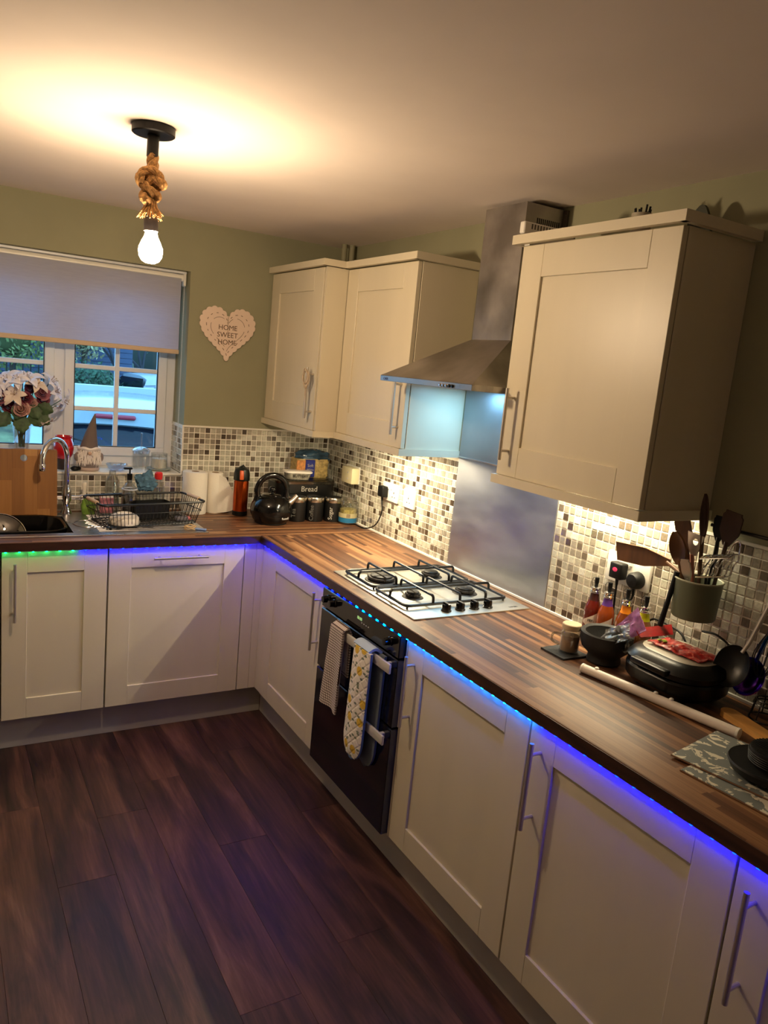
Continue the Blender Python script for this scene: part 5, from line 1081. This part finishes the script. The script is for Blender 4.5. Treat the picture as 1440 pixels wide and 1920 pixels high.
# wooden board end
t = thing('wooden_paddle', (-.15, -2.82, WT), 'rounded wooden board handle lying by the wall at the right picture edge', 'board')
m = MB(); o = []; c_ = V((-.138, -2.716)); dd = V((-.26, -1)).normalized(); sn = V((dd.y, -dd.x))
for k in range(13): a_ = PI*k/12; q = c_+sn*.022*math.cos(a_)-dd*.022*math.sin(a_); o.append((q.x, q.y))
for q in (c_-sn*.022+dd*.22, c_+sn*.022+dd*.22): o.append((q.x, q.y))
m.prism(o, WT+.0004, WT+.016); m.build('board', pm('honey_wood', (222, 166, 90), .5, var=.15, scale=30, stretch=(1, .2, 1)), t, ang=50)
# placemats and black bowl
def mat_fern():
    N = NT('placemat_leaf_print'); g = N.n('ShaderNodeNewGeometry').outputs['Position']
    ws = N.n('ShaderNodeTexWave', {'wave_type': 'BANDS'}, Vector=g, Scale=9.0, Distortion=12.0, Detail=3.0).outputs[1]
    nz = N.n('ShaderNodeTexNoise', {}, Vector=g, Scale=16.0, Distortion=3.0, Detail=4.0).outputs[0]
    f = N.math('MULTIPLY', N.math('GREATER_THAN', ws, .62), N.math('GREATER_THAN', nz, .50)); f2 = N.math('GREATER_THAN', nz, .62)
    N.p(Base_Color=N.mix(N.math('MAXIMUM', f, f2), lin((112, 118, 116)), lin((214, 208, 188))), Roughness=.5); return N.m
fern = mat_fern(); cork = pm('mat_edge', (120, 84, 60), .8)
def placemat(cx, cy, z, rz, label):
    t = thing('placemat', (cx, cy, z), label, 'placemat'); m = MB(); m.xf = Matrix.Translation((cx, cy, z)) @ Matrix.Rotation(rz, 4, 'Z')
    m.box((0, -.40, .0003), (.225, 0, .0032), .001); m.build('cork_back', cork, t); m = MB(); m.xf = Matrix.Translation((cx, cy, z)) @ Matrix.Rotation(rz, 4, 'Z'); m.box((.002, -.398, .0032), (.223, -.002, .0045)); m.build('printed_top', fern, t, smooth=False)
placemat(-.515, -2.862, WT, math.radians(6), 'grey and cream leaf print placemat, lower of the two'); placemat(-.485, -2.812, WT+.0047, math.radians(11), 'grey and cream leaf print placemat on top of another, at the worktop front')
t = thing('black_dish', (-.345, -2.985, WT+.0095), 'black bowl with a ribbed upper part on the placemats at the right edge', 'bowl'); cx, cy, z = -.352, -2.968, WT+.0095
MB().lathe([(.0005, z), (.060, z), (.082, z+.010), (.090, z+.026), (.088, z+.030), (.078, z+.028), (.0005, z+.028)], (cx, cy, 0), 44).build('dish', M['blackm'], t)
m = MB(); m.lathe([(.0005, z+.028), (.056, z+.028), (.060, z+.050), (.058, z+.060), (.0005, z+.062)], (cx+.012, cy-.004, 0), 40)
for k in range(5): m.tube([(cx+.012+(.058+.0006*k)*math.cos(a_), cy-.004+(.058+.0006*k)*math.sin(a_), z+.032+.005*k) for a_ in [2*PI*i/40 for i in range(40)]], .0014, 5, closed=True)
for k in range(-6, 7): L = math.sqrt(max(0, .055**2-(k*.0085)**2)); m.tube([(cx+.012+k*.0085, cy-.004-L, z+.0622), (cx+.012+k*.0085, cy-.004+L, z+.0622)], .0012, 5)
m.build('ribbed_top', M['blackm'], t)
# utensil rail, pot and utensils
RX = -.042
t = thing('utensil_rail', (RX, -2.9, 1.372), 'thin black hanging rail on the right wall above the tiles', 'rail')
m = MB(); m.cyl((RX, -2.50, 1.372), (RX, -3.4, 1.372), .005, 10); m.build('rail_bar', M['blackw'], t)
for y in (-2.53, -3.30): MB().cyl((RX, y, 1.372), (0, y, 1.372), .004, 8).build('rail_bracket', M['blackw'], t)
ux, uy, uz0, uz1 = -.085, -2.522, 1.113, 1.222
t = thing('utensil_pot', (ux, uy, uz0), 'sage green enamel pot of utensils hanging on the wall under the rail', 'pot')
MB().lathe_open([(.0005, uz0), (.056, uz0), (.059, uz0+.004), (.064, uz1-.004), (.067, uz1), (.064, uz1+.001), (.061, uz1-.004), (.056, uz0+.006), (.0005, uz0+.004)], (ux, uy, 0), 40).build('pot_body', pm('sage_enamel', (104, 114, 92), .45), t)
MB().tube([(ux+.064*math.cos(a_), uy+.064*math.sin(a_), uz1) for a_ in [2*PI*i/40 for i in range(40)]], .0028, 6, closed=True).build('pot_rim', pm('rim_pale', (176, 178, 152), .4), t)
MB().tube(curve([(ux+.062, uy+.01, uz1-.01), (-.012, uy+.01, 1.26), (-.018, uy+.008, 1.34), (RX+.004, uy, 1.381), (RX-.007, uy-.002, 1.368)], 6), .0026, 6).build('pot_hook', M['blackw'], t)
def W(px_, py_, x): # a point on the plane x = const seen at photograph pixel
    return None
def utensil(name, label, p0, p1, mat, hr=.005, head=None, hm=None, hd=None):
    t = thing(name, p0, label, 'utensil'); p0, p1 = V(p0), V(p1); MB().tube([p0, (p0+p1)/2, p1], [hr, hr*.85, hr], 10).build('handle', mat, t)
    d = (p1-p0).normalized(); sd = d.cross(V((-1, 0, 0))).normalized(); nn = sd.cross(d).normalized()
    if hd: d = V(hd).normalized(); sd = d.cross(V((-1, 0, 0))).normalized(); nn = sd.cross(d).normalized()
    if head:
        w_, L, kind = head
        def fn(a_, b_):
            if kind == 'spoon': ww = w_*math.sin(PI*min(1, .08+b_*.90))**.6; dp = -.010*(1-abs(a_*2-1)**2)*math.sin(PI*b_)
            elif kind == 'slant': ww = w_*(.35+.65*min(1, b_*2.2)); dp = 0
            else: ww = w_*(.3+.7*min(1, b_*2.5))*(1 if b_ < .93 else .8); dp = .004*b_
            return p1+d*(L*b_-.01+(.012*(a_-.5) if kind == 'slant' and b_ > .9 else 0))+sd*(a_-.5)*ww+nn*dp
        m = MB(); m.slab(fn, 10, 16, .005); m.build('head', hm or mat, t)
    return t
dw, tn = M['dkwood'], pm('spoon_wood', (110, 72, 36), .5, var=.25, scale=30, stretch=(1, 1, .15))
B0 = lambda dx, dy: (ux+dx, uy+dy, uz0+.012)
utensil('wooden_spatula', 'flat wooden spatula sticking out sideways to the left of the green pot', (-.085, -2.485, 1.212), (-.080, -2.405, 1.240), tn, .0065, (.056, .200, 'slant'), tn, (0, 1, -.07))
utensil('wooden_spoon', 'wooden spoon facing front at the left inside the green pot', B0(.0, .02), (-.110, -2.468, 1.262), tn, .006, (.056, .095, 'spoon'))
utensil('wooden_spoon', 'dark wooden spoon just behind the front spoon in the pot', B0(.02, .01), (-.075, -2.458, 1.295), dw, .006, (.052, .100, 'flat'))
utensil('wooden_spoon', 'tall slim curved wooden spoon rising highest from the pot', B0(.0, -.01), (-.085, -2.508, 1.345), dw, .006, (.026, .125, 'spoon'))
utensil('turner', 'broad dark brown turner at the right of the green pot', B0(.01, -.03), (-.075, -2.578, 1.342), pm('turner_brown', (60, 36, 18), .5), .006, (.060, .095, 'flat'))
utensil('turner', 'smaller black turner between the tall spoon and the broad turner', B0(.025, -.01), (-.060, -2.540, 1.345), M['blackm'], .005, (.040, .070, 'flat'))
utensil('peeler', 'black utensil handle leaning over the front rim of the green pot', (-.150, -2.470, 1.075), (-.130, -2.482, 1.235), M['blackm'], .008)
utensil('steel_spatula', 'short grey steel spatula at the front of the green pot', B0(-.02, -.01), (-.125, -2.515, 1.225), M['handle'], .005, (.030, .065, 'flat'))
t = thing('can_opener', (-.075, -2.495, 1.11), 'pale metal can opener with a round hole in the middle of the green pot', 'can opener')
MB().tube([B0(.01, .012), (-.088, -2.488, 1.285)], .006, 8).build('handle', pm('salmon_handle', (176, 110, 90), .5), t)
m = MB(); c_ = V((-.090, -2.492, 1.318)); o = [(-.028, .030), (.026, .024), (.020, -.006), (.010, -.034), (-.008, -.036), (-.022, -.004)]
bmh = bmesh.new(); rings = []
for x_ in (0, .003):
    A2 = [bmh.verts.new((c_.x+x_, c_.y-a_, c_.z+b_)) for a_, b_ in o]; B2 = [bmh.verts.new((c_.x+x_, c_.y-.001-.0095*math.cos(2*PI*k/18), c_.z+.004+.0095*math.sin(2*PI*k/18))) for k in range(18)]
    e1 = [bmh.edges.new((A2[i], A2[(i+1) % 6])) for i in range(6)]; e2 = [bmh.edges.new((B2[i], B2[(i+1) % 18])) for i in range(18)]; bmesh.ops.triangle_fill(bmh, edges=e1+e2, use_beauty=True); rings.append((A2, B2))
for i in range(6): bmh.faces.new((rings[0][0][i], rings[0][0][(i+1) % 6], rings[1][0][(i+1) % 6], rings[1][0][i]))
for i in range(18): bmh.faces.new((rings[0][1][i], rings[0][1][(i+1) % 18], rings[1][1][(i+1) % 18], rings[1][1][i]))
m.bm.free(); m.bm = bmh; m.build('opener_plate', M['handle'], t)
t = thing('wire_masher', (-.10, -2.56, 1.11), 'curly steel wire masher head leaning out to the right of the green pot', 'masher')
MB().tube([B0(0, -.03), (-.110, -2.560, 1.240)], .004, 8).build('handle', M['blackm'], t)
m = MB()
for k in range(7):
    y = -2.545-.014*k; z = 1.262+.004*k; m.tube(curve([(-.130, y, z+.028), (-.108, y-.006, z+.038), (-.088, y-.002, z+.026), (-.098, y+.004, z), (-.118, y-.004, z-.020), (-.134, y, z-.024)], 5), .0022, 6)
for dz, x_ in ((.028, -.130), (-.024, -.134)): m.tube([(x_, -2.545, 1.262+dz), (x_, -2.629, 1.286+dz)], .0024, 6)
m.tube(curve([(-.10, -2.60, 1.305), (-.09, -2.61, 1.345), (-.085, -2.625, 1.350), (-.09, -2.63, 1.300)], 5), .0022, 6); m.build('wire_head', M['chrome'], t)
# hanging ladles and whisk
def ladle(label, top, neck, c, r, hm, bm_, holes=False):
    t = thing('ladle', top, label, 'ladle'); top, neck, c = V(top), V(neck), V(c)
    MB().tube([top, (top+neck)/2, neck, c+(neck-c)*.6], [.0075, .007, .0055, .005], 10).build('handle', hm, t)
    MB().tube([top+V((0, 0, .002)), top+V((.012, 0, .02)), V((RX, top.y-.002, 1.382)), V((RX-.008, top.y-.002, 1.366))], .002, 6).build('hook', M['blackw'], t)
    ax = V((-1, -.25, .45)).normalized(); mt1 = Matrix.Translation(c) @ ax.to_track_quat('Z', 'Y').to_matrix().to_4x4()
    MB().lathe([(.0005, -.020), (r*.5, -.016), (r*.85, -.004), (r, .008), (r*.97, .009), (r*.82, -.001), (r*.45, -.012), (.0005, -.016)], (0, 0, 0), 30, mt1, 1.0, 1.25).build('bowl', bm_, t); return t
irid = NT('iridescent_metal'); lw = irid.n('ShaderNodeNewGeometry').outputs['Position']; sx_ = irid.n('ShaderNodeSeparateXYZ', {}, _0=lw)
irid.p(Base_Color=irid.ramp(irid.math('DIVIDE', irid.math('SUBTRACT', sx_.outputs[2], .98), .32), [(.0, (120, 60, 200)), (.25, (60, 60, 220)), (.45, (20, 120, 180)), (.8, (20, 160, 150))]), Metallic=1.0, Roughness=.15)
ladle('steel-handled ladle with a black scoop hanging at the right by the grill', (-.050, -2.755, 1.345), (-.085, -2.700, 1.10), (-.105, -2.678, 1.030), .046, M['handle'], pm('nylon_black', (18, 20, 22), .4))
ladle('iridescent blue and purple metal ladle hanging behind the black one', (-.034, -2.775, 1.345), (-.046, -2.715, 1.09), (-.062, -2.702, 1.005), .042, irid.m, irid.m)
t = thing('whisk', (-.05, -2.80, 1.33), 'black wire balloon whisk hanging right of the iridescent ladle', 'whisk')
MB().cyl((-.045, -2.79, 1.345), (-.050, -2.755, 1.20), .008, 12).build('handle', M['blackm'], t)
m = MB()
for k in range(6):
    a_ = PI*k/6; w_ = V((math.cos(a_), math.sin(a_)*1.0, 0))*.032; b0, b1 = V((-.050, -2.755, 1.20)), V((-.052, -2.725, 1.02))
    m.tube(curve([b0, b0*.7+b1*.3+w_*.5, b0*.25+b1*.75+w_, b1+V((0, 0, -.01)), b0*.25+b1*.75-w_, b0*.7+b1*.3-w_*.5, b0], 6), .0013, 5)
m.build('wires', M['blackw'], t)
MB().tube([(-.045, -2.79, 1.344), (RX, -2.795, 1.382), (RX-.008, -2.795, 1.366)], .002, 6).build('hook', M['blackw'], t)
t = thing('wire_trivet', (-.05, -2.76, WT), 'small black wire stand on the worktop below the hanging whisk', 'trivet')
m = MB()
for z_, r_ in ((WT+.004, .040), (WT+.045, .034), (WT+.055, .030)): m.tube([(-.058+r_*math.cos(a_), -2.765+r_*math.sin(a_), z_) for a_ in [2*PI*i/30 for i in range(30)]], .0022, 6, closed=True)
for k in range(8): a_ = PI*k/4; m.tube([(-.058+.040*math.cos(a_), -2.765+.040*math.sin(a_), WT+.004), (-.058+.030*math.cos(a_), -2.765+.030*math.sin(a_), WT+.055)], .0018, 5)
m.build('wires', M['blackw'], t)

# ================================================================= OUTSIDE
gd = MB(); gd.add([(-14, .34, -.35), (16, .34, -.35), (16, 8.0, -.15), (-14, 8.0, -.15)], [(0, 1, 2, 3)]); gd.add([(-14, .34, -.5), (16, .34, -.5), (16, 8.0, -.5), (-14, 8.0, -.5), (-14, .34, -.35), (16, .34, -.35), (16, 8.0, -.15), (-14, 8.0, -.15)], [(0, 3, 2, 1), (0, 1, 5, 4), (1, 2, 6, 5), (2, 3, 7, 6), (3, 0, 4, 7)])
struct(gd.build('ground_drive', pm('tarmac', (92, 98, 104), .9, var=.1, scale=20), smooth=False))
struct(MB().add([(-14, 8, -.5), (20, 8, -.5), (20, 8, .0), (-14, 8, .0), (-14, 13, .70), (20, 13, .70), (-14, 13, -.5), (20, 13, -.5)], [(0, 1, 2, 3), (3, 2, 5, 4), (0, 6, 7, 1), (0, 3, 4, 6), (1, 7, 5, 2), (6, 4, 5, 7)]).build('ground_bank', pm('verge', (88, 96, 66), .95, var=.4, scale=3), smooth=False))
struct(MB().box((-14, 13, -.6), (24, 34, -.35)).build('ground_street', pm('pale_road', (120, 128, 130), .9), smooth=False))
tag(MB().box((-12, 12.9, .60), (20, 13.1, .86), .01).build('kerb_wall', pm('kerb_pale', (178, 188, 186), .8)), 'long pale kerb wall beyond the parked white car', 'kerb')
def foliage(name, label, cat, c, sz, col, seed, n=1500, leaf=.09, trunk=False):
    t = thing(name, (c[0], c[1], c[2]-sz[2]), label, cat); rs = random.Random(seed); m = MB()
    for k in range(n):
        d = V((rs.gauss(0, 1), rs.gauss(0, 1), rs.gauss(0, 1))).normalized(); r_ = rs.uniform(.55, 1.0)*(1+.25*mnoise.noise(d*2+V((seed, 0, 0)))); p = V(c)+V((d.x*sz[0], d.y*sz[1], d.z*sz[2]))*r_
        a_ = V((rs.uniform(-1, 1), rs.uniform(-1, 1), rs.uniform(-1, 1))).normalized(); b_ = a_.orthogonal().normalized(); L = leaf*rs.uniform(.6, 1.3)
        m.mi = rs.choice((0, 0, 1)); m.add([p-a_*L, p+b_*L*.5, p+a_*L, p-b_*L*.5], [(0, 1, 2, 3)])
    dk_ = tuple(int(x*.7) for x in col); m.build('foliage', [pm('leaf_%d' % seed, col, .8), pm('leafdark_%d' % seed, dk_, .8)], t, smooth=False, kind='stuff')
    if trunk: MB().tube([(c[0], c[1], c[2]-sz[2]-1.0), (c[0]+.1, c[1], c[2])], [.09, .05], 8).build('trunk', pm('bark', (70, 60, 50), .9), t)
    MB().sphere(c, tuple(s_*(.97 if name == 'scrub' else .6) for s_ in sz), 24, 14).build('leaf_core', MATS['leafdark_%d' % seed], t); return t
for i, (x, w_) in enumerate(((.85, 1.05), (1.45, .5))): foliage('hedge', ('rounded green hedge in front of the slatted fence, left part', 'lower green hedge running right towards the parked silver vehicle')[i], 'hedge', (x, 14.2+i*1.4, .55), (w_, .6, .78-.22*i), (50, 86, 62), 21+i, 2200, .06)
foliage('tree', 'pale yellow-leaved tree behind the hedge at the left of the right window', 'tree', (1.25, 16.2, 2.1), (.75, .6, .9), (176, 170, 126), 31, 1500, .06, True)
foliage('tree', 'yellow-green tree seen through the left window', 'tree', (-.35, 15.8, 2.0), (.9, .8, 1.2), (120, 134, 76), 33, 1500, .07, True)
fn_ = thing('slatted_fence', (0, 17.6, -.35), 'blue-grey horizontally slatted fence across the street', 'fence')
MB().box((-5, 17.66, -.3), (2.75, 17.68, 2.5)).build('added_gap_board', pm('gap_board_dark', (44, 50, 68), .9), fn_, smooth=False)  # added dark board, blocks the bright sky in the gaps between slats
fm = pm('fence_blue_grey', (70, 80, 104), .8)
for k in range(20): MB().box((-5, 17.6, -.30+k*.14), (2.75, 17.64, -.170+k*.14)).build('fence_slat', fm, fn_, smooth=False)
for k in range(5): MB().box((-5+k*1.9, 17.65, -.35), (-4.9+k*1.9, 17.75, 2.5)).build('fence_post', fm, fn_, smooth=False)
def bare_tree(x, y, z, seed, label):
    t = thing('bare_tree', (x, y, z), label, 'tree'); m = MB(); rs = random.Random(seed)
    def br(p, d, L, r, k):
        q = p+d*L; mid = (p+q)/2+V((rs.uniform(-1, 1), 0, rs.uniform(-1, 1)))*L*.08; m.tube([p, mid, q], [r, r*.8, r*.6], 5)
        if k:
            for _ in range(3): br(q, (d+V((rs.uniform(-.8, .8), rs.uniform(-.4, .4), rs.uniform(-.3, .5)))).normalized(), L*rs.uniform(.6, .8), r*.6, k-1)
    br(V((x, y, z)), V((.1, 0, 1)), 1.4, .07, 5); m.build('branches', pm('bare_bark', (56, 56, 62), .9), t)
bare_tree(3.1, 18.6, -.35, 3, 'bare branching tree in front of the fence, right part of the window'); bare_tree(2.1, 17.0, -.35, 8, 'bare tree with fine twigs near the middle of the fence')
# backdrop of distant scrub
foliage('scrub', 'wide grey-green scrub hillside behind the fence', 'scrub', (1.5, 24, 3.2), (9, 2, 3.0), (92, 102, 92), 41, 5000, .16)
# railing in the left pane
t = thing('metal_railing', (-1.5, 10.2, .25), 'black upright railing seen through the left window', 'railing')
MB().box((-2.8, 10.18, 1.27), (-.2, 10.22, 1.30)).build('rail', M['blackm'], t, smooth=False)
for k in range(22): MB().box((-2.78+k*.12, 10.19, .25), (-2.76+k*.12, 10.21, 1.28)).build('railing_bar', M['blackm'], t, smooth=False)
# cars
def car(name, loc, rz, label, paint, hgt=1.45, wd=.86, cat='car', sc=1.0):
    t = thing(name, loc, label, cat); t.rotation_euler = (0, 0, rz); t.scale = (sc,)*3
    prof = [(.02, .25), (.0, .42), (-.02, .62), (.0, .80), (.03, .96), (.10, 1.00), (.24, 1.13), (.34, 1.25), (.29, 1.27), (.30, 1.40), (.8, 1.47), (1.6, 1.48), (2.2, 1.42), (2.8, 1.10), (3.0, .98), (3.7, .88), (3.95, .70), (4.0, .30)]
    k_ = hgt/1.48
    def fn(a_, b_):
        u = a_*2-1; i = b_*(len(prof)-1); j = min(len(prof)-2, int(i)); f = i-j; y = prof[j][0]*(1-f)+prof[j+1][0]*f; z = (prof[j][1]*(1-f)+prof[j+1][1]*f)*k_
        tum = 1-.20*max(0, min(1, (z-.92)/.5)); e = abs(u)**3; return V((wd*u*tum, y+.22*e*(1 if y < 2 else -1), z-.05*u*u*(1 if z > 1.2 else .3)))
    m = MB(); m.grid(fn, 24, 51)
    for sg in (0, 1):
        E_ = [V(fn(sg, i/51)) for i in range(52)]; E2 = [V((p.x+(.02 if sg == 0 else -.02), p.y, .22)) for p in E_]; m.add(E_+E2, [(i, i+1, 53+i, 52+i) for i in range(51)])
    loc0 = V(loc); body = m.mesh('body', paint); o = bpy.data.objects.new('body', body); C.objects.link(o); o.parent = t
    def part(n_, mb, mt_, par=t): q = bpy.data.objects.new(n_, mb.mesh(n_, mt_)); C.objects.link(q); q.parent = par; return q
    gm = pm('car_glass', (14, 22, 34), .12, spec=.3)
    m = MB(); m.slab(lambda a_, b_: (lambda p: V((p.x*.90, p.y-.012, p.z+.002)))(V(fn(.06+.88*a_, (5.05+2.0*b_)/17))), 14, 8, .006); part('rear_window', m, gm)
    m = MB(); m.box((-.17, .262, 1.335*k_-.020), (.17, .31, 1.335*k_+.020), .018, 3); part('brake_light', m, pm('brake_red', (150, 40, 60), .4))
    for sg in (-1, 1):
        m = MB(); m.box((sg*wd*.98, .12, .78*k_), (sg*wd*.74, .02, .98*k_), .02, 2); part('tail_light', m, MATS['brake_red'])
        m = MB(); m.add([V((sg*(wd*.86), .62, 1.36*k_)), V((sg*(wd*.975), .50, .98*k_)), V((sg*(wd*.975), 2.7, .98*k_)), V((sg*(wd*.865), 2.15, 1.34*k_))], [(0, 1, 2, 3)]); part('side_window', m, gm)
        for y in (.75, 3.2): m = MB(); m.cyl((sg*(wd-.16), y, .30), (sg*(wd+.005), y, .30), .30, 24); part('wheel', m, M['blackm'])
    m = MB(); m.tube([(.05, .05, 1.06), (-.35, .10, 1.14)], .008, 6); part('rear_wiper', m, M['blackm'])
    m = MB(); m.box((-.26, -.025, .66), (.26, -.005, .77), .004); part('number_plate', m, pm('plate_yellow', (226, 196, 70), .5))
    return t
wp = pm('car_white', (158, 172, 182), .25, coat=.4)
car('car', (-.62, 2.75, -.22), math.radians(-14), 'white hatchback parked close outside, its rear facing the right window', wp, 1.46)
car('car', (-2.62, 3.2, -.22), math.radians(-8), 'white car parked outside the left window', wp, 1.42)
car('van', (3.05, 13.6, -.35), math.radians(6), 'silver vehicle parked beyond the pale wall right of the hedge', pm('car_silver', (176, 186, 200), .3, coat=.5), 1.48)
GROUPS = {'base_cupboard': 'cream base cupboards under the worktops', 'wall_cupboard': 'cream wall cupboards', 'canister': 'black canisters in front of the bread bin', 'sauce_bottle': 'sauce bottles behind the mortar',
          'placemat': 'placemats at the worktop end', 'wall_socket': 'white sockets on the right wall', 'plug': 'black plugs in the sockets', 'kitchen_roll': 'kitchen rolls by the window corner', 'ladle': 'hanging ladles',
          'wooden_spoon': 'wooden spoons in the green pot', 'turner': 'turners in the green pot', 'worktop': 'wood-stave worktops', 'plinth': 'plinth boards', 'cornice': 'cornices on the wall cupboards', 'pelmet': 'pelmets under the wall cupboards',
          'strip_light': 'strip lights under the wall cupboards', 'led_strip': 'led strips under the worktop edges', 'car': 'white cars outside the window', 'hedge': 'hedges outside', 'tree': 'leafy trees outside', 'bare_tree': 'bare trees outside'}
for o in list(C.objects):
    if o.parent is None and 'category' in o:
        k = o.name.split('.')[0]
        if k in GROUPS: o['group'] = GROUPS[k]
